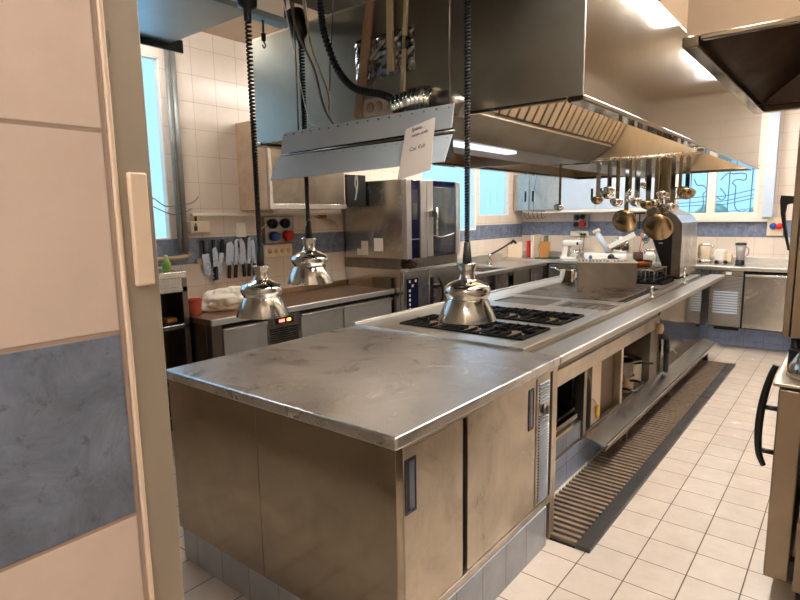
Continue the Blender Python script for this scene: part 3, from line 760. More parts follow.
heat_lamp(-1.01, .27, 1.17, 2.49, 78, .55, 'leftmost chrome heat lamp, hanging in front of the towels')
heat_lamp(-1.085, .64, 1.28, 2.47, 78, .6, 'chrome heat lamp whose cord runs behind the grey sheet panel', -.25)
heat_lamp(-.11, .61, 1.19, 2.59, 88, .85, 'chrome heat lamp in front of the gas burners')

# ------------------------------------------------------------------ grey sheet fitting, note and cables
c = thing('sheet_metal_fitting', 'long grey sheet metal light fitting with two slanting panels, hanging before the hood', 'light fitting', (-.6, .5, 1.79))
up = [(-1.085, .50, 2.022), (-1.106, .50, 1.925), (-.112, .50, 1.945), (-.101, .50, 2.033)]
lo = [(-1.137, .505, 1.912), (-1.150, .46, 1.800), (-.119, .46, 1.818), (-.112, .505, 1.922)]
put('upper_panel', MB().quadslab(up, -.004), M['sheet'], c)
put('lower_panel', MB().quadslab(lo, -.004), M['sheet'], c)
put('back_channel', MB().box(-1.08, -.17, .535, .60, 1.84, 2.01), M['void'], c)
m = MB().cyl((-1.12, .512, 1.9175), (-.105, .512, 1.935), .0045, 8); put('rod', m, M['dsteel'], c)
m = MB()
for k in range(17):
    f = k/16
    for (p, q) in ((up[0], up[3]), (lo[0], lo[3])):
        P = Vector(p).lerp(Vector(q), f*.96+.02); m.ball((P.x, P.y-.002, P.z-.012), .0045, n=5)
put('rivets', m, M['dsteel'], c)
for x in (-1.04, -.16): put('hanger_rod', MB().cyl((x, .56, 2.01), (x, .56, 2.74), .004, 8), M['dsteel'], c)
m = MB().tube(spline([(-.612,.50,1.798),(-.615,.497,1.76),(-.608,.497,1.73),(-.616,.497,1.69)],5), .0035, 6).tube(spline([(-.606,.50,1.797),(-.60,.496,1.75),(-.612,.496,1.70)],5), .003, 6)
tag(put('frayed_string', m, M['white']), 'frayed white string dangling under the grey sheet fitting', 'string')
c = thing('paper_note', 'handwritten white paper note stuck on the grey sheet fitting', 'note', (-.275, .45, 1.76))
pn = [(-.325, .492, 1.960), (-.336, .448, 1.757), (-.172, .448, 1.790), (-.180, .492, 1.990)]
put('sheet', MB().quadslab(pn, .0012), M['paper'], c)
def text(parent, s, loc, size, rot, mm, shear=.35):
    cu = bpy.data.curves.new('handwriting', 'FONT'); cu.body = s; cu.size = size; cu.shear = shear; cu.extrude = .0003
    tmp = bpy.data.objects.new('tmp_text', cu); COL.objects.link(tmp)
    me = bpy.data.meshes.new_from_object(tmp.evaluated_get(bpy.context.evaluated_depsgraph_get())); me.materials.clear(); me.materials.append(mm)
    bpy.data.objects.remove(tmp); o = bpy.data.objects.new('handwriting', me); COL.objects.link(o)
    o.parent = parent; o.location = Vector(loc)-ORG[parent.name]; o.rotation_euler = rot
    return o
text(c, 'Spenu. .', (-.292, .4848, 1.946), .021, (PI/2-.2, -.17, 0), M['ink'])
text(c, 'nenon ande', (-.288, .4800, 1.924), .017, (PI/2-.2, -.17, 0), M['ink'])
text(c, '6', (-.240, .4755, 1.904), .014, (PI/2-.2, -.17, 0), M['ink'])
text(c, 'Cuc Kub', (-.292, .4685, 1.868), .022, (PI/2-.2, -.17, 0), M['ink'])

# things fixed on the hood front (X, Z on the plane Y=.78)
yv = HY0-.001
c = thing('foil_panel', 'crumpled foil insulation panel on the hood front behind the battens', 'insulation panel', (-.67, yv, 2.265))
m = MB(); nx, nz_ = 18, 12
vs = [[None]*(nz_+1) for _ in range(nx+1)]
for i in range(nx+1):
    for j in range(nz_+1):
        e = 0 if i in (0, nx) or j in (0, nz_) else random.uniform(0, .012)
        vs[i][j] = m.bm.verts.new((-.85+.36*i/nx, yv-.004-e, 2.266+.19*j/nz_))
for i in range(nx):
    for j in range(nz_): m.bm.faces.new((vs[i][j], vs[i+1][j], vs[i+1][j+1], vs[i][j+1]))
m.box(-.85, -.49, yv-.0035, yv, 2.266, 2.456)
put('foil_sheet', m, M['foil'], c)
put('motor_plug', MB().lathe([(0,-.02),(.03,-.02),(.034,0),(0,.0)], (-.535, yv-.012, 2.385), 18, 'Y'), M['black'], c)
tag(put('wooden_batten', MB().quadslab([(-.845, yv-.034, 2.095), (-.800, yv-.034, 2.095), (-.705, yv-.034, 2.60), (-.750, yv-.034, 2.60)], -.016), M['wood']), 'brown wooden batten leaning across the foil panel', 'batten')
tag(put('painted_batten', MB().box(-.628, -.596, yv-.032, yv-.018, 2.275, 2.735), M['pale']), 'wide cream painted batten in front of the foil panel', 'batten')
tag(put('narrow_batten', MB().quadslab([(-.553, yv-.032, 2.175), (-.534, yv-.032, 2.175), (-.495, yv-.032, 2.735), (-.514, yv-.032, 2.735)], -.012), M['pale']), 'thin cream batten right of the wide painted one', 'batten')
c = thing('socket_strip', 'cream triple socket strip on the hood front', 'socket', (-.70, yv, 2.09))
put('plate', MB().box(-.80, -.60, yv-.014, yv, 2.092, 2.175, .004), M['cream'], c)
for k in range(3):
    put('outlet', MB().lathe([(.0,-.004),(.02,-.004),(.024,-.002),(.024,.0),(0,0)], (-.752+k*.055, yv-.0145, 2.133), 18, 'Y'), M['burner'], c)
# flexible duct
m = MB(); P = []; R_ = []
for k in range(40):
    f = k/39; P.append((-.50+.21*f, .655, 2.085+.012*math.sin(f*3))); R_.append(.043+.012*(k % 4 > 1) + (.006 if .4 < f < .8 else 0))
m.tube(P, R_, 20)
d = put('flexible_duct', m, M['spun']); tag(d, 'shiny corrugated metal duct behind the grey sheet fitting', 'duct')
put('duct_cover', MB().tube([(-.29, .655, 2.087), (-.22, .655, 2.08), (-.15, .66, 2.04)], [.043,.042,.035], 18), M['dsteel'], d)
m = MB(); path = spline([(-.955,.645,2.735),(-.945,.645,2.60),(-.925,.645,2.474),(-.845,.645,2.302),(-.735,.645,2.200),(-.571,.642,2.150),(-.470,.65,2.098)], 34)
m.tube(path, [.0125+.005*(k % 4 > 1) for k in range(len(path))], 10)
tag(put('corrugated_hose', m, M['rubber']), 'thick black corrugated hose curving into the metal duct', 'hose')
def cable(pts, r, mm, label):
    return tag(put('cable', MB().tube(spline(pts, 7), r, 6), mm), label, 'cable', 'cables hanging in front of the hood')
cable([(-1.06,.54,2.735),(-1.03,.565,2.50),(-1.00,.64,2.33),(-.93,.62,2.16),(-.86,.60,2.07),(-.80,.57,2.03)], .006, M['wireg'], 'grey cable sweeping down to the sheet fitting left of the black hose')
cable([(-1.11,.53,2.735),(-1.085,.56,2.55),(-1.04,.575,2.30),(-.98,.56,2.13),(-.93,.55,2.05),(-.82,.53,2.03)], .003, M['white'], 'thin white cable next to the second lamp cord')
cable([(-1.05,.62,2.735),(-1.02,.64,2.45),(-.97,.66,2.30),(-.93,.66,2.20),(-.90,.63,2.10),(-.84,.59,2.04)], .005, M['wirew'], 'cream cable running beside the grey cable')
cable([(-.88,.68,2.735),(-.93,.70,2.50),(-.95,.70,2.36),(-.945,.69,2.28),(-.93,.67,2.22)], .004, M['wireg'], 'short grey cable looping behind the black hose')
cable([(-.66,.735,2.255),(-.69,.73,2.24),(-.70,.725,2.21),(-.70,.73,2.182)], .006, M['wireg'], 'short bent cable above the socket strip')
cable([(-1.28,.45,2.715),(-1.1,.50,2.69),(-.95,.50,2.66),(-.85,.54,2.655),(-.72,.58,2.70),(-.60,.60,2.735)], .011, M['wirew'], 'thick beige cable bundle along the top of the hood')
cable([(-1.25,.30,2.70),(-1.12,.33,2.67),(-1.0,.40,2.66),(-.95,.48,2.70)], .005, M['wirew'], 'thin beige cable sagging near the first lamp mount')
cable([(-.92,.50,2.70),(-.98,.58,2.63),(-1.03,.64,2.52),(-1.08,.66,2.47)], .003, M['white'], 'short white wire beside the second lamp mount')

# ------------------------------------------------------------------ right-hand hood and ovens
c = thing('side_hood', 'stainless wall hood over the ovens, seen from below at the upper right corner', 'extractor hood', (1.3, .9, 2.05))
sx0, sx1, sy0, sy1 = .745, XR-.01, .27, 1.545
m = MB(); m.box(sx0, sx1, sy0, sy0+.012, 2.05, 2.55); m.box(sx0, sx1, sy1-.012, sy1, 2.05, 2.55); m.box(sx0, sx0+.012, sy0+.012, sy1-.012, 2.05, 2.55); m.box(sx0, sx1, sy0, sy1, 2.55, 2.56)
put('hood_walls', m, steel('side_hood_steel', (.66,.575,.48), .48, .05, (2,2,30), .03, .05), c)
m = MB(); m.box(sx0-.008, sx0+.03, sy0-.008, sy1+.008, 2.022, 2.0495, .004); m.box(sx0+.0305, sx1, sy0-.004, sy0+.013, 2.036, 2.0495, .003); m.box(sx0+.0305, sx1, sy1-.03, sy1+.008, 2.022, 2.0495, .004)
put('rim', m, M['mirror'], c)
brn = mat('dark_brown_steel', (.30,.235,.19), .4, .7, vary=.25, scale=5)  # dark brown with mottled tone
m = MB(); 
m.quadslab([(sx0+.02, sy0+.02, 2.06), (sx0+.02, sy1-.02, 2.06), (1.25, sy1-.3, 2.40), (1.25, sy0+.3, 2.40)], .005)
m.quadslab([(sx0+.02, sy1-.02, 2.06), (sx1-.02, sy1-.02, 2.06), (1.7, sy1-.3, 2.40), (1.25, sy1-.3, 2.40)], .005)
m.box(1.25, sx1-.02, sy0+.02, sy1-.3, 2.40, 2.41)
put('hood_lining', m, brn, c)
for (x, y) in ((.9, .5), (.9, 1.3), (1.6, .5), (1.6, 1.3)): put('hanger_rod', MB().cyl((x, y, 2.56), (x, y, ZC), .008, 8), M['black'], c)

bsteel = steel('oven_side_steel', (.62,.56,.48), .36, .06, (2,2,40), .05, .08)
c = thing('base_oven', 'low steel oven at the right edge with a curved black door handle', 'oven', (1.35, 1.75, 0))
put('body', MB().box(1.028, 1.78, 1.30, 2.30, .06, .915, .004), bsteel, c)
d = put('door', MB().box(.925, 1.012, 1.302, 2.29, .09, .905, .006), bsteel, c)
hp = spline([(.905,1.37,.985),(.888,1.37,.93),(.868,1.375,.82),(.861,1.375,.70),(.868,1.375,.60),(.888,1.375,.545)], 6)
m = MB().tube(hp, [.011+.004*math.sin(PI*k/(len(hp)-1)) for k in range(len(hp))], 12)
m.cyl((.87,1.375,.80),(.925,1.375,.80),.011,10).cyl((.866,1.375,.61),(.925,1.375,.61),.011,10)
put('handle', m, M['black'], d)
put('top_plate', MB().box(.905, 1.78, 1.30, 2.30, .9155, .928, .003), M['door'], c)
for (x, y) in ((1.06,1.34),(1.74,1.34),(1.06,2.25),(1.74,2.25)): put('foot', MB().cyl((x,y,FZ),(x,y,.06),.02,12), M['black'], c)
put('hinge', MB().box(1.0125, 1.0275, 1.303, 1.345, .10, .19), M['black'], c)
m = MB().lathe([(.075,.929),(.082,.933),(.074,.975),(.05,1.02),(.03,1.045),(.012,1.055),(0,1.055)], (1.015,1.47,0), 28)
b_ = put('dome_cover', m, M['spun']); tag(b_, 'round silver dome lid on top of the low oven', 'lid')
put('knob', MB().ball((1.015,1.47,1.062), .012, n=8), M['black'], b_)
m = MB().box(.93, .985, 1.56, 1.595, .929, 1.02, .004); tag(put('pepper_mill', m, M['black']), 'small black box behind the silver dome', 'box')
c = thing('tall_oven', 'tall brown-reflecting steel oven with black handle at the right edge', 'oven', (1.35, 2.0, .928))
put('body', MB().box(.925, 1.78, 1.63, 2.28, 1.055, 2.015, .004), bsteel, c)
d = put('door', MB().box(.897, .9245, 1.625, 2.28, 1.06, 2.01, .004), bsteel, c)
m = MB().prism([(.896, 1.675), (.848, 1.68), (.846, 1.655), (.852, 1.60), (.868, 1.52), (.888, 1.44), (.896, 1.44), (.876, 1.535), (.868, 1.60), (.872, 1.64), (.896, 1.645)], 'Y', 1.655, 1.695)
put('handle', m, M['black'], d)
for (x, y) in ((.95,1.66),(1.74,1.66),(.95,2.24),(1.74,2.24)): put('foot', MB().cyl((x,y,.9285),(x,y,1.055),.022,12), M['black'], c)
c = thing('power_socket', 'power socket with blue and red plugs on the far wall behind the tall oven', 'socket', (.33, YF, 1.28))
put('plate', MB().box(.25, .42, YF-.03, YF, 1.30, 1.53, .006), M['cream'], c)
put('blue_outlet', MB().lathe([(0,-.03),(.036,-.03),(.04,0),(0,0)], (.315, YF-.031, 1.42), 18, 'Y'), M['blue'], c)
put('red_outlet', MB().lathe([(0,-.03),(.036,-.03),(.04,0),(0,0)], (.38, YF-.031, 1.42), 18, 'Y'), M['red'], c)
tag(put('pipe_casing', MB().box(.19, .305, YF-.09, YF, 1.53, 2.86, .004), M['bluewhite']), 'bluish white boxed pipe casing right of the far window', 'pipe casing')

# ------------------------------------------------------------------ far counter
perf, pt_, pb = nt('perforated_steel')
tcn = N(pt_, 'ShaderNodeNewGeometry'); mpn = N(pt_, 'ShaderNodeMapping'); mpn.inputs['Rotation'].default_value = (PI/2, 0, 0)
br = N(pt_, 'ShaderNodeTexBrick', Scale=1.); br.offset = .5
br.inputs['Brick Width'].default_value = .036; br.inputs['Row Height'].default_value = .0165; br.inputs['Mortar Size'].default_value = .0048; br.inputs['Mortar Smooth'].default_value = .2
br.inputs['Color1'].default_value = (.02,.018,.016,1); br.inputs['Color2'].default_value = (.03,.026,.022,1); br.inputs['Mortar'].default_value = (.42,.39,.35,1)
pt_.links.new(tcn.outputs['Position'], mpn.inputs['Vector']); pt_.links.new(mpn.outputs['Vector'], br.inputs['Vector']); pt_.links.new(br.outputs['Color'], pb.inputs['Base Color'])
pb.inputs['Metallic'].default_value = .6; pb.inputs['Roughness'].default_value = .35
c = thing('far_counter', 'stainless counter along the far wall with perforated cooler grille', 'counter', (-.6, 6.75, 0))
put('worktop', MB().box(XL+.003, 1.84, 6.42, YF-.002, .905, .952, .006), M['pass'], c)
put('upstand', MB().box(XL+.003, 1.84, YF-.03, YF-.002, .9525, 1.03, .004), M['pass'], c)
put('body', MB().box(XL+.72, 1.84, 6.48, YF-.01, .20, .9045), M['void'], c)
put('plinth', MB().box(XL+.72, 1.84, 6.79, YF-.02, FZ, .1995), M['plinth_far'], c)
dp = (-.235, .112)
put('end_panel', MB().box(-.33, -.245, 6.445, 6.4795, .20, .90, .002), M['steel'], c)
g = put('grille_panel', MB().box(-.235, .112, 6.448, 6.4795, .215, .83, .002), perf, c)
m = MB()
for k in range(9): m.box(-.19, .075, 6.4445, 6.4475, .375+k*.032, .392+k*.032)
put('louvre_slats', m, M['bluewhite'], g)
put('control_strip', MB().box(-.235, .112, 6.446, 6.4795, .838, .90, .002), M['steel'], c)
put('switch', MB().box(-.07, -.01, 6.438, 6.4458, .85, .885, .002), M['white'], c)
put('bottom_vent', MB().box(-.22, .06, 6.786, 6.7897, .11, .17), M['black'], c)
for (a, b) in ((.135, .60), (.612, 1.2), (1.21, 1.8)):
    d = put('door', MB().box(a, b, 6.446, 6.4795, .215, .865, .004), M['steel'], c)
    put('door_lip', MB().box(a, b, 6.436, 6.4455, .838, .862, .003), M['pass'], d)
for (a, b) in ((-2.35, -1.85), (-1.84, -1.35), (-1.34, -.85), (-.84, -.34)): put('door', MB().box(a, b, 6.446, 6.4795, .215, .895, .004), M['steel'], c)

# items on the far counter, right part
zc = .9525
m = MB(); 
for (x, r_, h_) in ((-.53,.05,.07),): m.lathe([(0,zc),(r_,zc),(r_*1.1,zc+h_*.6),(r_*.7,zc+h_),(0,zc+h_)], (x,6.72,0), 18)
m.box(-.50,-.46,6.66,6.72,zc,zc+.05,.004)
tag(put('meat_press', m, M['pan']), 'small brown metal press beside the salamander on the far counter', 'press')
c = thing('food_chopper', 'steel machine with a rounded hoop on the far counter under the window', 'kitchen machine', (-.36, 6.75, zc))
hoop = [(-.43,6.75,zc+.07),(-.435,6.75,zc+.20),(-.41,6.75,zc+.235),(-.33,6.75,zc+.24),(-.285,6.75,zc+.22),(-.28,6.75,zc+.20)]
put('hoop', MB().tube(spline(hoop,5), .02, 10), M['chrome'], c)
put('body', MB().box(-.41,-.30,6.70,6.80,zc+.05,zc+.215,.015), M['cream'], c)
put('base', MB().box(-.44,-.28,6.66,6.84,zc,zc+.0495,.01), M['steel'], c)
put('knob', MB().ball((-.40,6.645,zc+.03), .016, n=8), M['black'], c)
c = thing('white_mixer', 'white box-shaped machine with round feet left of the blender', 'kitchen machine', (-.18, 6.74, zc))
put('housing', MB().box(-.25,-.13,6.68,6.82,zc+.04,zc+.185,.02), M['white'], c)
put('base', MB().box(-.25,-.09,6.69,6.81,zc,zc+.0395,.008), M['chrome'], c)
for x in (-.22,-.12): put('round_foot', MB().lathe([(0,-.02),(.022,-.02),(.024,.0),(0,0)], (x,6.689,zc+.03), 14, 'Y'), M['black'], c)
put('side_box', MB().box(-.1295,-.06,6.70,6.80,zc+.04,zc+.13,.006), M['cream'], c)
c = thing('blender', 'blender with clear jug and black lid on the far counter', 'blender', (.03, 6.72, zc))
put('base', MB().lathe([(0,zc),(.05,zc),(.05,zc+.05),(.042,zc+.06),(0,zc+.06)], (.03,6.72,0), 20), M['black'], c)
put('jug', MB().lathe([(0,zc+.061),(.042,zc+.061),(.058,zc+.245),(0,zc+.245)], (.03,6.72,0), 22), M['jug'], c)
put('lid', MB().lathe([(0,zc+.2455),(.062,zc+.2455),(.062,zc+.27),(.03,zc+.275),(0,zc+.275)], (.03,6.72,0), 22), M['black'], c)
put('handle', MB().tube(spline([(.085,6.72,zc+.22),(.115,6.72,zc+.20),(.11,6.72,zc+.13),(.07,6.72,zc+.10)],5), .008, 8), M['jug'], c)

# left part: small mixer, slicer, boards
c = thing('planetary_mixer', 'small white mixer with steel bowl left of the slicer', 'mixer', (-2.12, 6.72, zc))
put('base', MB().box(-2.26,-2.02,6.62,6.82,zc,zc+.035,.01), M['white'], c)
put('column', MB().prism([(-2.25,zc+.0355),(-2.17,zc+.0355),(-2.155,zc+.19),(-2.22,zc+.19)],'Y',6.67,6.77), M['white'], c)
put('motor_head', MB().box(-2.24,-1.98,6.65,6.79,zc+.1905,zc+.275,.025), M['white'], c)
put('bowl', MB().lathe([(0,zc+.036),(.05,zc+.036),(.078,zc+.075),(.083,zc+.13),(.078,zc+.13),(0,zc+.06)], (-2.06,6.71,0), 22), M['chrome'], c)
put('knob', MB().box(-2.02,-1.99,6.64,6.6495,zc+.21,zc+.25,.003), M['black'], c)
c = thing('meat_slicer', 'white meat slicer with slanting blue-white carriage and black knob', 'slicer', (-1.55, 6.72, zc))
put('base', MB().box(-1.90,-1.30,6.60,6.90,zc,zc+.10,.025), M['white'], c)
put('housing', MB().prism([(-1.78,zc+.1005),(-1.36,zc+.1005),(-1.30,zc+.16),(-1.30,zc+.20),(-1.70,zc+.22),(-1.78,zc+.18)],'Y',6.70,6.86), M['cream'], c)
put('thickness_knob', MB().lathe([(0,-.03),(.042,-.03),(.045,0),(0,0)], (-1.50,6.599,zc+.055), 20,'Y'), M['black'], c)
put('switch', MB().lathe([(0,-.006),(.025,-.006),(.027,0),(0,0)], (-1.79,6.599,zc+.045), 16,'Y'), M['blue'], c)
put('pusher_arm', MB().tube([(-1.56,6.66,zc+.12),(-1.66,6.66,zc+.27),(-1.73,6.66,zc+.385)], .036, 14), M['bluewhite'], c)
put('pusher_cap', MB().tube([(-1.73,6.66,zc+.385),(-1.752,6.66,zc+.425)], [.055,.05], 16), M['cream'], c)
put('carriage', MB().quadslab([(-1.56,6.66,zc+.215),(-1.53,6.66,zc+.165),(-1.20,6.66,zc+.345),(-1.23,6.66,zc+.40)], .05), M['white'], c)
put('blade_guard', MB().lathe([(0,-.012),(.12,-.012),(.13,0),(0,.0)], (-1.42,6.699,zc+.2), 28,'Y'), M['chrome'], c)
m = MB(); 
c = thing('cutlery_pot', 'brown cutlery holder with wooden spoon right of the slicer', 'holder', (-1.15, 6.70, zc))
put('pot', MB().lathe([(0,zc),(.06,zc),(.062,zc+.13),(.055,zc+.13),(.05,zc+.02),(0,zc+.02)], (-1.15,6.62,0), 20), M['brown'], c)
put('wooden_spoon', MB().tube([(-1.15,6.62,zc+.03),(-1.12,6.64,zc+.33)], .009, 8).ball((-1.115,6.643,zc+.35), .028, .01, .04, n=8), M['cwood'], c)
put('whisk_wires', MB().tube([(-1.16,6.63,zc+.03),(-1.09,6.66,zc+.25)], .006, 8).ball((-1.075,6.665,zc+.32), .05, .05, .08, n=8), M['blade'], c)
tag(put('plastic_jar', MB().lathe([(0,zc),(.07,zc),(.075,zc+.09),(.05,zc+.14),(0,zc+.145)], (-.99,6.58,0), 20), M['white']), 'round white plastic jar right of the brown cutlery holder', 'jar')
c = thing('white_container', 'tall pale blue-white container behind the frying pan', 'container', (-.86, 6.78, zc))
put('tub', MB().box(-.93,-.74,6.70,6.90,zc,zc+.26,.015), M['bluewhite'], c); put('lid', MB().box(-.935,-.735,6.695,6.905,zc+.2605,zc+.285,.008), M['white'], c)
c = thing('toaster', 'grey steel toaster behind the frying pan, left of the pale container', 'toaster', (-1.0, 6.72, zc))
put('case', MB().box(-1.09,-.955,6.66,6.84,zc,zc+.17,.012), M['steel'], c); put('front', MB().box(-1.075,-.97,6.652,6.6595,zc+.05,zc+.13), M['void'], c)
tag(put('green_board', MB().box(-2.60,-2.29,6.50,6.86,zc,zc+.012,.003), M['green']), 'dark green cutting mat lying left of the small mixer', 'mat')
# cutting boards
def board(x0, x1, y0, y1, h, lean, mm, label):
    m = MB().box(x0, x1, y0, y1, 0, h, .005)
    m.xf(Matrix.Translation((0, y1, zc)) @ Matrix.Rotation(lean, 4, 'X') @ Matrix.Translation((0, -y1, 0)))
    tag(put('cutting_board', m, mm), label, 'cutting board', 'boards standing in the far corner')
board(-3.08,-2.84,6.56,6.58,.245,-.06, M['cream'], 'wide cream cutting board nearest the corner on the far counter')
board(-2.835,-2.805,6.70,6.90,.235,0, M['paint'], 'thin beige cutting board beside the red one')
board(-2.80,-2.755,6.64,6.92,.26,0, M['red'], 'red cutting board standing on edge in the corner')
board(-2.745,-2.71,6.66,6.94,.345,0, M['white'], 'white cutting board standing on edge right of the red one')
board(-2.705,-2.675,6.62,6.90,.345,0, M['cream'], 'tall cream cutting board right of the white one')
board(-2.60,-2.585,6.80,6.95,.33,0, mat('grey_green_board', (.52,.53,.42), .5), 'tall olive cutting board behind the wooden one')
m = MB().box(-.012,.012,-.075,.075,0,.24,.005); m.xf(Matrix.Translation((-2.50,6.60,zc+.012)) @ Matrix.Rotation(.10,4,'Y') @ Matrix.Rotation(-.7,4,'Z'))
tag(put('cutting_board', m, M['cwood']), 'slanted brown wooden cutting board in front of the olive one', 'cutting board', 'boards standing in the far corner')
# wall cabinets on far wall
def wcab(x0, x1, label, mm, doors, y0=6.755):
    c = thing('wall_cabinet', label, 'wall cabinet', ((x0+x1)/2, 6.9, 1.665), 'wall cabinets on the far wall')
    put('case', MB().box(x0, x1, y0+.022, YF-.001, 1.668, 2.22), mm, c)
    for i, (a, b, hs) in enumerate(doors):
        d = put('door', MB().box(a+.003, b-.003, y0, y0+.0215, 1.672, 2.216, .003), mm, c)
        xh = b-.075 if hs > 0 else a+.045
        put('handle', MB().box(xh, xh+.035, y0-.002, y0-.0002, 1.80, 1.96), M['void'], d)
        put('handle_rim', MB().box(xh+.036, xh+.05, y0-.006, y0-.0002, 1.80, 1.96), M['pass'], d)
    return c
wcab(-3.095, -2.83, 'brownish steel wall cabinet in the far corner', M['door'], [(-3.095,-2.83,1)])
wcab(-2.826, -2.335, 'brownish steel wall cabinet right of the corner one', M['door'], [(-2.826,-2.335,-1)])
wcab(-2.33, -1.80, 'wall cabinet coloured pale blue for window reflection, right of the brown steel ones', M['bluewhite'], [(-2.33,-1.80,1)])  # steel cabinets; window reflection put into this pale bluish colour
wcab(-1.796, -.90, 'wide wall cabinet coloured pale for window reflection, behind the hanging ladles', M['bluewhite'], [(-1.796,-1.35,-1),(-1.35,-.90,1)])
tag(put('cabinet_lamp', MB().box(-2.95,-2.36,6.80,6.85,1.625,1.6675,.004), M['white']), 'white lamp strip under the brown wall cabinets', 'lamp')
tag(put('cabinet_shelf', MB().box(-2.33,-.92,6.74,6.80,1.628,1.667,.004), M['white']), 'white strip under the pale wall cabinets', 'strip')
c = thing('power_socket', 'socket panel with red and black plugs on the far wall above the small mixer', 'socket', (-2.13, YF, 1.27))
put('plate', MB().box(-2.24,-2.0,YF-.03,YF-.0005,1.40,1.60,.006), M['dsteel'], c)
put('red_outlet', MB().lathe([(0,-.04),(.045,-.04),(.05,0),(0,0)], (-2.09,YF-.031,1.46), 18,'Y'), M['red'], c)
for (x, z) in ((-2.19,1.45),(-2.18,1.55),(-2.09,1.56)): put('black_outlet', MB().lathe([(0,-.03),(.036,-.03),(.04,0),(0,0)], (x,YF-.031,z), 16,'Y'), M['black'], c)
put('lower_strip', MB().box(-2.28,-2.0,YF-.03,YF-.0005,1.27,1.345,.005), M['cream'], c)
for x in (-2.10,-2.05): put('plug', MB().cyl((x,YF-.031,1.30),(x,YF-.07,1.30),.018,12).tube(spline([(x,YF-.06,1.29),(x,YF-.07,1.2),(x-.01,YF-.08,1.05)],5),.004,6), M['black'], c)
# dark wire baskets hanging near the corner
m = MB()
for k in range(5): m.tube(spline([(-2.86+k*.07,6.66,1.64),(-2.84+k*.07,6.64,1.58),(-2.80+k*.06,6.66,1.54),(-2.74+k*.06,6.65,1.58)],4), .0035, 6)
m.tube([(-2.88,6.66,1.645),(-2.52,6.66,1.645)], .004, 6)
m.tube(spline([(-2.7,6.66,1.645),(-2.705,6.66,1.8),(-2.70,6.66,1.95),(-2.70,6.72,2.16),(-2.70,6.75,2.2),(-2.70,6.79,2.222)],4), .003, 6)
tag(put('wire_hooks', m, M['black']), 'black wire whisk hooks hanging by a wire before the brown wall cabinet', 'hooks')
m = MB()
for k in range(5):
    m.tube([(-1.50+k*.06,7.0,1.60),(-1.50+k*.06,7.0,1.38-.02*(k%2))], .008, 6)
m.box(-1.55,-1.20,7.01,7.03,1.59,1.612)
tag(put('tool_rack', m, M['black']), 'rack of dark tools on the far wall behind the slicer', 'tool rack')

# ------------------------------------------------------------------ left side: sink counter, ovens, fridge counter
c = thing('sink_counter', 'stainless sink counter along the left wall under the far windows', 'counter', (-2.7, 5.2, 0))
zs = .915
m = MB(); xs = (XL+.003, -2.36)
m.box(xs[0], xs[1], 4.13, 4.75, zs-.045, zs, .004); m.box(xs[0], xs[1], 5.45, 6.41, zs-.045, zs, .004); m.box(xs[0], -2.95, 4.7505, 5.4495, zs-.045, zs, .003); m.box(-2.46, xs[1], 4.7505, 5.4495, zs-.045, zs, .003)
put('worktop', m, M['pass'], c)
m = MB(); m.box(-2.949,-2.461,4.7515,5.4485,.70,.71); m.box(-2.949,-2.94,4.7515,5.4485,.7105,zs-.02); m.box(-2.47,-2.461,4.7515,5.4485,.7105,zs-.02); m.box(-2.9395,-2.4705,4.7515,4.76,.7105,zs-.02); m.box(-2.9395,-2.4705,5.44,5.4485,.7105,zs-.02)
put('sink_bowl', m, M['steel'], c)
m = MB(); m.box(XL+.01,-2.43,4.15,6.41,.12,.15); m.box(XL+.01,-3.0,4.15,6.41,.1505,.8695)
for y in (4.15,4.62,5.02,5.42,6.0,6.38): m.box(-2.99,-2.42,y,y+.03,.1505,.69)
put('carcass', m, M['dsteel'], c)
for (a, b) in ((4.20,4.60),(4.98,5.30),(5.48,5.92),(5.98,6.38)): put('door', MB().box(-2.418,-2.395,a,b,.16,.865,.003), M['steel'], c)
put('plinth', MB().box(XL+.01,-2.44,4.15,6.41,FZ,.1195), M['plinth_far'], c)
put('upstand', MB().box(XL+.003,XL+.03,4.13,6.41,zs+.0005,1.03), M['pass'], c)
c = thing('sink_faucet', 'lever faucet with a long slanting black-tipped spout at the sink', 'faucet', (-2.80, 5.42+.1, zs))
put('body', MB().lathe([(0,zs),(.035,zs),(.035,zs+.02),(.026,zs+.03),(.026,zs+.13),(.03,zs+.135),(.03,zs+.165),(0,zs+.17)], (-2.80,5.52,0), 18), M['chrome'], c)
put('spout', MB().tube([(-2.80,5.52,zs+.15),(-2.76,5.75,zs+.22),(-2.72,5.98,zs+.30)], .013, 10), M['black'], c)
put('spray_head', MB().tube([(-2.72,5.98,zs+.29),(-2.71,6.03,zs+.325),(-2.69,6.07,zs+.29)], .02, 10), M['black'], c)

# lower oven / blast chiller and combi oven
c = thing('lower_oven', 'lower stainless oven with navy button panel and black handle, under the glass-door oven', 'oven', (-2.7, 3.5, 0))
put('body', MB().box(XL+.01, -2.345, 2.96, 3.98, .10, 1.095, .003), M['steel'], c)
put('top_housing', MB().box(XL+.01, -2.33, 2.955, 3.97, 1.0955, 1.195, .003), M['dsteel'], c)
put('plinth', MB().box(XL+.02, -2.38, 2.99, 3.95, FZ, .0995), M['black'], c)
p = put('control_panel', MB().box(-2.3445,-2.305,2.965,3.385,.12,1.075,.004), M['steel'], c)
put('button_field', MB().box(-2.3045,-2.301,3.02,3.20,.64,.995), M['navy'], p)
m = MB()
for j in range(7):
    for k in ((0,2) if j == 6 else (1,) if j == 5 else (0,)):
        y = 3.045+k*.05; z = .68+j*.046
        m.box(-2.3008,-2.299,y,y+.024,z,z+.026)
put('buttons', m, M['white'], p)
m = MB()
for k in range(7): m.box(-2.3045,-2.3025,3.29,3.32,.80+k*.02,.811+k*.02)
put('lettering', m, M['blue'], p)
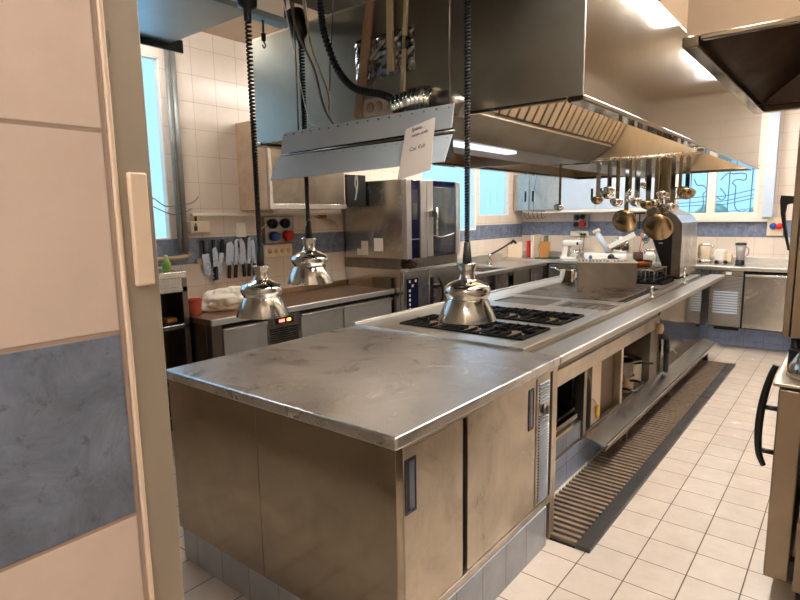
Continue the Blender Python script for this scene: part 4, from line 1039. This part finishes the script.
d = put('door', MB().box(-2.3445,-2.30,3.39,3.98,.12,1.075,.005), M['steel'], c)
hp = spline([(-2.262,3.50,.98),(-2.245,3.535,.90),(-2.24,3.55,.82),(-2.245,3.545,.74),(-2.262,3.52,.69)],5)
m = MB().tube(hp, .014, 10).box(-2.2995,-2.25,3.435,3.54,.87,.90,.003).box(-2.2995,-2.25,3.435,3.53,.68,.705,.003).box(-2.2995,-2.285,3.42,3.445,.68,.98,.003)
put('handle', m, M['black'], d)
m = MB()
for k in range(14): m.ball((-2.27+random.uniform(-.02,.03), 3.09+random.uniform(-.07,.07), 1.155+random.uniform(-.03,.03)), random.uniform(.018,.035), n=6)
m.box(-2.3295,-2.27,3.03,3.15,1.13,1.175)
tag(put('oven_cloth', m, M['brown']), 'crumpled brown cloth stuck on the ledge between the two ovens', 'cloth')
c = thing('combi_oven', 'upper combi oven with tall glass door and navy control strip', 'oven', (-2.7, 3.4, 1.2))
put('body', MB().box(XL+.04, -2.30, 2.95, 3.90, 1.198, 1.965, .004), M['steel'], c)
put('front_post', MB().box(-2.2995,-2.245,2.952,3.03,1.20,1.962,.004), M['pass'], c)
p = put('control_strip', MB().box(-2.2995,-2.255,3.0305,3.17,1.205,1.957,.003), M['navy'], c)
put('display', MB().box(-2.2545,-2.253,3.055,3.13,1.58,1.74), M['ovglass'], p)
put('trim_line', MB().box(-2.2545,-2.252,3.033,3.168,1.385,1.392), M['pass'], p)
put('front_post', MB().box(-2.2995,-2.24,3.1705,3.272,1.20,1.962,.004), M['pass'], c)
put('lower_strip', MB().box(-2.2995,-2.26,3.0305,3.85,1.1985,1.2045), M['black'], c)
d = put('door', MB().box(-2.2995,-2.24,3.278,3.385,1.205,1.962,.004), M['pass'], c)
put('door_base', MB().box(-2.2995,-2.252,3.3855,3.80,1.205,1.962), M['navy'], d)
put('glass_pane', MB().box(-2.2515,-2.246,3.40,3.79,1.40,1.90,.002), M['ovglass'], d)
m = MB().tube(spline([(-2.2455,3.39,1.42),(-2.2455,3.55,1.395),(-2.2455,3.79,1.43)],6), .004, 6); put('trim_line', m, M['pass'], d)
put('door_edge', MB().box(-2.2995,-2.238,3.8005,3.885,1.205,1.962,.004), M['pass'], d)
m = MB().box(-2.2395,-2.20,3.305,3.375,1.60,1.665,.004).cyl((-2.205,3.40,1.40),(-2.205,3.40,1.70),.013,12).box(-2.215,-2.195,3.37,3.41,1.615,1.65,.003)
put('handle', m, M['chrome'], d)
put('latch', MB().box(-2.198,-2.192,3.30,3.378,1.60,1.665), M['black'], d)
for (x0, x1, z0, z1) in ((-2.90,-2.845,1.225,1.29),(-2.84,-2.745,1.225,1.37),(-2.665,-2.545,1.27,1.40)):
    put('sticker', MB().box(x0,x1,2.9485,2.9498,z0,z1), M['paper'], c)
tag(put('dark_niche_box', MB().box(XL+.003,-2.74,2.66,2.93,1.72,2.02,.003), M['void']), 'dark metal box on the wall between the steel cabinet and the tall oven', 'box')

# fridge counter
c = thing('fridge_counter', 'low refrigerated steel counter along the left wall with red digital display', 'refrigerated counter', (-2.77, 1.9, 0))
put('worktop', MB().box(XL+.002, -2.4185, .885, 2.945, .86, .905, .003, 3), M['ctop'], c)
put('front_edge', MB().box(-2.418, -2.40, .885, 2.945, .858, .9055, .006, 3), M['fdoor'], c)
put('body', MB().box(XL+.01, -2.455, .92, 2.94, .12, .8595), M['void'], c)
put('corner_post', MB().box(-2.50, -2.43, .90, .985, .12, .8595, .003), M['dsteel'], c)
put('end_panel', MB().box(XL+.01, -2.5005, .895, .9195, .12, .8595, .002), M['dsteel'], c)
for (a, b) in ((.995,1.385),(1.74,2.235),(2.255,2.92)):
    d = put('door', MB().box(-2.4545,-2.425,a,b,.15,.82,.004), M['fdoor'], c)
    put('door_lip', MB().box(-2.4245,-2.408,a,b,.798,.818,.003), M['pass'], d)
v = put('vent_panel', MB().box(-2.4545,-2.428,1.395,1.725,.15,.845,.003), M['steel'], c)
m = MB()
for k in range(32): 
    z = .16+k*.0185
    for q in range(2): m.prism([(-2.4275,z),(-2.422,z+.009),(-2.4275,z+.011)],'Y',1.415,1.705)
put('louvre_slats', m, M['void'], v)
dsp = put('display', MB().box(-2.4278,-2.422,1.47,1.655,.776,.826,.002), M['black'], v)
put('red_led', MB().box(-2.4218,-2.4205,1.505,1.56,.79,.812), M['ledr'], dsp); put('orange_led', MB().box(-2.4218,-2.4205,1.585,1.625,.79,.812), M['ledo'], dsp)
put('plinth', MB().box(XL+.02,-2.5,.95,2.92,FZ,.1195), M['plinth_far'], c)
m = MB().box(XL+.003, XL+.04, .885, 2.945, .9055, .955, .003); put('upstand', m, M['ctop'], c)
m = MB().box(-2.60,-2.45,2.62,2.90,.906,1.0,.003); 
tag(put('steel_box_end', MB().box(-2.66,-2.44,2.90,2.94,.9055,1.01,.003), M['dsteel']), 'low steel end stop of the fridge counter against the ovens', 'end stop')
# towels
m = MB(); 
import mathutils
def blob(m, cx, cy, cz, rx, ry, rz, seed, fold=.045, n=44):
    k = m.mark(); m.ball((0,0,0), 1, 1, 1, n); m.bm.verts.ensure_lookup_table()
    for v in m.bm.verts[k:]:
        d = v.co.normalized()
        a = mathutils.noise.noise(Vector((d.x*2.1+seed, d.y*2.1, d.z*2.1)))
        b = 1-abs(mathutils.noise.noise(Vector((d.x*4+seed*3, d.y*5, d.z*3))))*2
        q = mathutils.noise.noise(Vector((d.x*1.6, d.y*1.6+seed, d.z*1.6)))
        e = math.sin(15*(d.x*.5+d.y*.55+d.z*.9)+9*q)+.5*math.sin(24*(d.y*.7-d.z*.6+d.x*.3)+11*a)
        s = 1+.30*a+.035*e
        v.co = Vector((cx+d.x*rx*s, cy+d.y*ry*s, max(.907, cz+d.z*rz*s)))
blob(m, -2.78, 1.31, .95, .15, .25, .12, 3.1, .07)
tag(put('towel_heap', m, M['cloth']), 'heap of crumpled cream towels on the left counter', 'towels')
m = MB().lathe([(0,.906),(.050,.906),(.058,1.01),(.062,1.012),(.062,1.018),(.056,1.018),(.047,.912),(0,.912)], (-2.73,.955,0), 24)
tub = put('plastic_tub', m, M['tub']); tag(tub, 'coral plastic tub left of the towels', 'tub')
put('rim', MB().lathe([(.059,1.012),(.065,1.012),(.065,1.022),(.053,1.022),(.053,1.018)], (-2.73,.955,0), 24), M['red'], tub)
# rack at left
c = thing('steel_rack', 'open steel rack unit with dark compartments beside the door jamb', 'rack', (-2.88, .5, 0))
x0, x1, y0, y1 = XL+.02, -2.66, .05, .87
m = MB(); m.box(x0,x1,y0,y1,1.20,1.245,.004); m.box(x0,x1,y0,y1,1.10,1.135); m.box(x0,x1,y0,y1,.83,.862,.003); m.box(x0,x1,y0,y1,.40,.432,.003); m.box(x0,x1,y0,y1,.06,.09)
m.box(x0,x0+.02,y0,y1,.0905,1.0995)
put('shelves', m, M['steel'], c)
put('drawer_front', MB().box(x1-.03,x1-.002,y0+.04,y1-.01,1.1355,1.1995,.002), M['steel'], c)
m = MB(); m.box(x0+.0205,x1-.02,y0+.03,y1-.05,.8625,.872); m.box(x0+.0205,x0+.03,y0+.03,y1-.05,.8725,1.095); put('compartment_lining', m, M['void'], c)
m = MB(); m.box(x0+.0205,x0+.03,y0+.03,y1-.05,.4325,.825); put('compartment_lining', m, M['void'], c)
for (y, x) in ((y0,x1-.04),(y1-.04,x1-.04),(y0,x0),(y1-.04,x0)): put('leg', MB().box(x,x+.04,y,y+.04,FZ,1.1995,.002), M['dsteel'], c)
put('side_sheet', MB().box(x0+.042,x1-.042,y1-.008,y1-.002,.0905,1.0995), M['dsteel'], c)
m = MB().box(-2.80,-2.70,.72,.80,.8725,.91,.01); tag(put('brown_block', m, M['cwood']), 'brown block inside the steel rack', 'block')
m = MB().lathe([(0,1.246),(.03,1.246),(.032,1.30),(.02,1.32),(.012,1.34),(0,1.342)], (-2.80,.80,0), 18)
b_ = put('soap_bottle', m, M['bottle']); tag(b_, 'small green bottle on top of the steel rack', 'bottle')
put('cap', MB().lathe([(0,1.3425),(.012,1.3425),(.012,1.36),(0,1.362)], (-2.80,.80,0), 14), M['cream'], b_)

# pipes and boxes on the left wall
for (y, r_, lab) in ((1.068,.016,'left of two vertical wall pipes beside the left window'),(1.118,.022,'right, thicker vertical wall pipe beside the left window')):
    tag(put('wall_pipe', MB().cyl((XL+.04,y,1.36 if y > 1.1 else 1.34),(XL+.04,y,2.98),r_,14), M['pipe']), lab, 'pipe', 'pipes beside the left window')
m = MB().tube(spline([(XL+.04,1.118,1.36),(XL+.04,1.14,1.34),(XL+.04,1.12,1.325),(XL+.045,1.05,1.315),(XL+.05,.88,1.315),(XL+.06,.84,1.30),(XL+.08,.83,1.25)],6), .018, 12)
tag(put('beige_pipe', m, M['copper']), 'beige horizontal pipe with elbow above the steel rack', 'pipe')
def lcable(pts, r, mm, lab): tag(put('wall_cable', MB().tube(spline(pts,7), r, 6), mm), lab, 'cable', 'cables on the left wall')
lcable([(XL+.02,.70,1.83),(XL+.03,.88,1.78),(XL+.03,.99,1.72),(XL+.03,1.2,1.745),(XL+.03,1.27,1.80)], .005, M['pipe'], 'upper grey cable sagging across the left window')
lcable([(XL+.02,.70,1.80),(XL+.03,.85,1.73),(XL+.03,1.0,1.665),(XL+.03,1.1,1.66),(XL+.03,1.20,1.70)], .004, M['wireg'], 'lower dark cable sagging across the left window')
c = thing('junction_box', 'cream junction box with a small lock on the left wall above the knives', 'junction box', (XL+.03, 1.23, 1.48))
put('box', MB().box(XL,XL+.06,1.165,1.335,1.505,1.60,.006), M['cream'], c)
put('lock', MB().box(XL+.0605,XL+.075,1.19,1.215,1.525,1.56,.003).tube(spline([(XL+.068,1.195,1.56),(XL+.068,1.202,1.585),(XL+.068,1.21,1.56)],4),.003,6), M['brown'], c)
put('knob', MB().cyl((XL+.03,1.23,1.6005),(XL+.03,1.23,1.64),.01,10), M['brown'], c)
tag(put('wall_trunking', MB().box(XL,XL+.035,1.20,2.93,1.64,1.665,.004), M['pvc']), 'thin white cable trunking along the left wall', 'trunking')
tag(put('switch_plate', MB().box(XL,XL+.02,1.63,1.72,1.455,1.58,.004), M['white']), 'blank white plate on the left wall right of the junction box', 'plate')
# knives on a magnetic bar
kx = XL+.028
tag(put('magnetic_bar', MB().box(XL,XL+.02,1.22,1.82,1.255,1.295,.003), M['dsteel']), 'magnetic bar holding the knives on the left wall', 'knife bar')
K = [(1.305,1,'first knife from the left on the bar, black handle up',.055,.16,.10), (1.375,1,'second knife from the left, thin blade with handle up',.03,.2,-.06), (1.445,1,'third knife from the left, thick black handle up',.035,.19,-.16),
     (1.385,-1,'short knife with black handle hanging down under the second one',.04,.14,.0), (1.535,-1,'wide pale cleaver-like blade in the middle of the bar, handle down',.07,.17,-.12), (1.60,-1,'knife with black handle slanting down beside the cleaver',.045,.19,-.12),
     (1.665,-1,'broad blade knife with thick black handle down',.06,.19,.06), (1.735,-1,'slim knife second from the right, handle down',.035,.2,-.08), (1.785,-1,'rightmost knife on the bar beside the lamp cord',.03,.18,0)]
for i, (y, up_, lab, w, bl, tl) in enumerate(K):
    w *= 1.25; bl *= 1.2
    c = thing('kitchen_knife', lab, 'knife', (kx, y, 1.275), 'knives on the magnetic bar')
    xk = kx+(.012 if i == 3 else 0)
    Rm = Matrix.Translation((0,y,1.275)) @ Matrix.Rotation(tl,4,'X') @ Matrix.Scale(up_,4,(0,0,1)) @ Matrix.Translation((0,-y,-1.275))
    z1 = 1.275+.055; z0 = z1-bl
    m = MB().prism([(y-w/2,z1),(y+w/2,z1),(y+w/2,z0+.05),(y+w*.1,z0),(y-w/2,z0+.02)],'X',xk-.0055,xk-.0035); m.xf(Rm); put('blade', m, M['blade'], c)
    m = MB().box(xk-.014,xk+.006,y-.014,y+.014,z1+.0005,z1+.115,.005); m.xf(Rm); put('handle', m, M['black'], c)
# socket panel on left wall
c = thing('power_socket', 'large socket panel with blue and red industrial outlets on the left wall', 'socket', (XL, 2.03, 1.26))
ys = 2.03
put('plate', MB().box(XL+.0005,XL+.05,1.90,2.24,1.385,1.63,.006), M['dsteel'], c)
for k in (0,1): put('round_outlet', MB().lathe([(0,.02),(.03,.02),(.036,.03),(.045,.03),(.048,0),(0,0)], (XL+.0505,1.985+k*.145,1.565), 20,'X'), M['black'], c)
put('blue_outlet', MB().lathe([(0,.05),(.038,.05),(.044,.03),(.046,0),(0,0)], (XL+.0505,2.0,1.45), 20,'X'), M['blue'], c)
put('red_outlet', MB().lathe([(0,.05),(.044,.05),(.051,.03),(.053,0),(0,0)], (XL+.0505,2.16,1.45), 20,'X'), M['red'], c)
put('lower_strip', MB().box(XL+.0005,XL+.04,1.91,2.22,1.255,1.375,.005), M['cream'], c)
for k in range(4): put('outlet', MB().lathe([(0,.003),(.02,.003),(.024,.0),(0,0)], (XL+.0405,1.955+k*.073,1.315), 14,'X'), M['burner'], c)
lcable([(XL+.03,1.86,1.66),(XL+.05,1.80,1.56),(XL+.05,1.85,1.52),(XL+.05,1.92,1.56)], .004, M['white'], 'white cable loop left of the large socket panel')
lcable([(XL+.03,2.55,1.63),(XL+.04,2.68,1.60),(XL+.04,2.80,1.56),(XL+.04,2.85,1.48)], .006, M['wirew'], 'cream cable bending down behind the tall oven')
tag(put('wall_bracket', MB().box(XL,XL+.05,2.60,2.68,1.61,1.638,.003), mat('copper_bracket', (.70,.42,.22), .35, .8)), 'small copper-coloured bracket under the lamp strip', 'bracket')
# wall cabinet
c = thing('wall_cabinet', 'stainless wall cabinet on the left wall beside the hood', 'wall cabinet', (-2.9, 2.1, 1.69), None)
put('case', MB().box(XL+.001,-2.71,1.69,2.60,1.69,2.42,.003), M['paint'], c)
put('end_panel', MB().box(XL+.001,-2.7105,1.682,1.6895,1.69,2.42), mat('reflected_wall_cream', (.80,.70,.59), .35, .3), c)  # steel end; reflection of the tiled wall put into its cream colour
put('door', MB().box(-2.7095,-2.688,1.72,2.57,1.735,2.405,.004), M['dsteel'], c)
put('frame', MB().box(-2.7095,-2.684,1.682,1.7195,1.69,2.42,.003).box(-2.7095,-2.69,1.72,2.60,1.69,1.7345,.003), M['steel'], c)
tag(put('lamp_strip', MB().box(-2.80,-2.73,1.80,2.56,1.655,1.6895,.004), M['white']), 'white lamp strip under the left wall cabinet', 'lamp')

# ------------------------------------------------------------------ ceiling lamps, daylight, sky, camera
def ceil_light(x, y, label, L=1.2, along='Y', z=2.93, dm='tube'):
    c = thing('ceiling_light', label, 'ceiling light', (x, y, z), 'fluorescent ceiling lights')
    hx, hy = (.07, L/2) if along == 'Y' else (L/2, .07)
    put('housing', MB().box(x-hx-.02, x+hx+.02, y-hy-.02, y+hy+.02, z+.045, z+.075, .004), M['white'], c)
    put('diffuser', MB().box(x-hx, x+hx, y-hy, y+hy, z, z+.044, .01), M[dm], c)
    for s in (-.8, .8): put('hanger_rod', MB().cyl((x+hx*s*(along == 'X'), y+hy*s*(along == 'Y'), z+.075), (x+hx*s*(along == 'X'), y+hy*s*(along == 'Y'), ZC), .006, 6), M['black'], c)
ceil_light(-2.62, .55, 'added light out of view, brightening the window side beside the doorway', .7, dm='tube2')  # added out of view to brighten the left wall and counter
ceil_light(.58, .55, 'fluorescent light over the aisle nearest the doorway')
ceil_light(.58, 2.6, 'fluorescent light over the middle of the aisle')
ceil_light(.58, 4.7, 'fluorescent light over the far end of the aisle')
ceil_light(-1.98, 2.75, 'fluorescent light over the fridge counter', dm='tube2')
ceil_light(-1.98, 4.9, 'fluorescent light over the sink counter')
ceil_light(-.6, 6.2, 'fluorescent light along the far counter', .8, 'X')
ceil_light(1.15, -2.4, 'fluorescent light of the entrance', .7, 'X')

w = bpy.data.worlds.new('sky'); S.world = w; w.use_nodes = True
wt = w.node_tree; bg = wt.nodes['Background']
tc = wt.nodes.new('ShaderNodeTexCoord'); sx = wt.nodes.new('ShaderNodeSeparateXYZ'); rp = wt.nodes.new('ShaderNodeValToRGB')
wt.links.new(tc.outputs['Generated'], sx.inputs[0]); wt.links.new(sx.outputs['Z'], rp.inputs['Fac'])
rp.color_ramp.elements[0].color = (.32,.62,.92,1); rp.color_ramp.elements[1].color = (.30,.58,.95,1)
wt.links.new(rp.outputs['Color'], bg.inputs['Color']); bg.inputs['Strength'].default_value = .9
def portal(name, loc, rot, sx_, sy_):
    l = bpy.data.lights.new(name, 'AREA'); l.shape = 'RECTANGLE'; l.size = sx_; l.size_y = sy_; l.cycles.is_portal = True
    o = bpy.data.objects.new(name, l); COL.objects.link(o); o.location = loc; o.rotation_euler = rot
portal('daylight_portal_left', (XL-.07, .14, 2.145), (0, -PI/2, 0), 1.37, 1.78)
portal('daylight_portal_side', (XL-.07, 5.4, 1.98), (0, -PI/2, 0), 1.15, 2.12)
portal('daylight_portal_far', (-.365, YF+.28, 1.85), (-PI/2, 0, 0), 1.0, .64)

cam = bpy.data.cameras.new('camera'); co = bpy.data.objects.new('camera', cam); COL.objects.link(co); S.camera = co
F, yaw, pit, rol = 565.69, .6762, .1476, -.0158
cam.sensor_width = 36; cam.lens = F/800*36; cam.clip_start = .02
f = Vector((-math.sin(yaw)*math.cos(pit), math.cos(yaw)*math.cos(pit), -math.sin(pit))); rr = Vector((math.cos(yaw), math.sin(yaw), 0)); uu = rr.cross(f)
cr, sr = math.cos(rol), math.sin(rol)
R2 = cr*rr+sr*uu; U2 = -sr*rr+cr*uu
co.matrix_world = Matrix(((R2.x,U2.x,-f.x,1.1147),(R2.y,U2.y,-f.y,-1.3569),(R2.z,U2.z,-f.z,1.6172),(0,0,0,1)))
S.view_settings.view_transform = 'Standard'; S.view_settings.look = 'None'; S.view_settings.gamma = 1; S.view_settings.use_curve_mapping = False
S.view_settings.exposure = 0.92
S.cycles.use_denoising = True
S.cycles.max_bounces = 10; S.cycles.glossy_bounces = 6; S.cycles.diffuse_bounces = 5; S.cycles.sample_clamp_indirect = 6
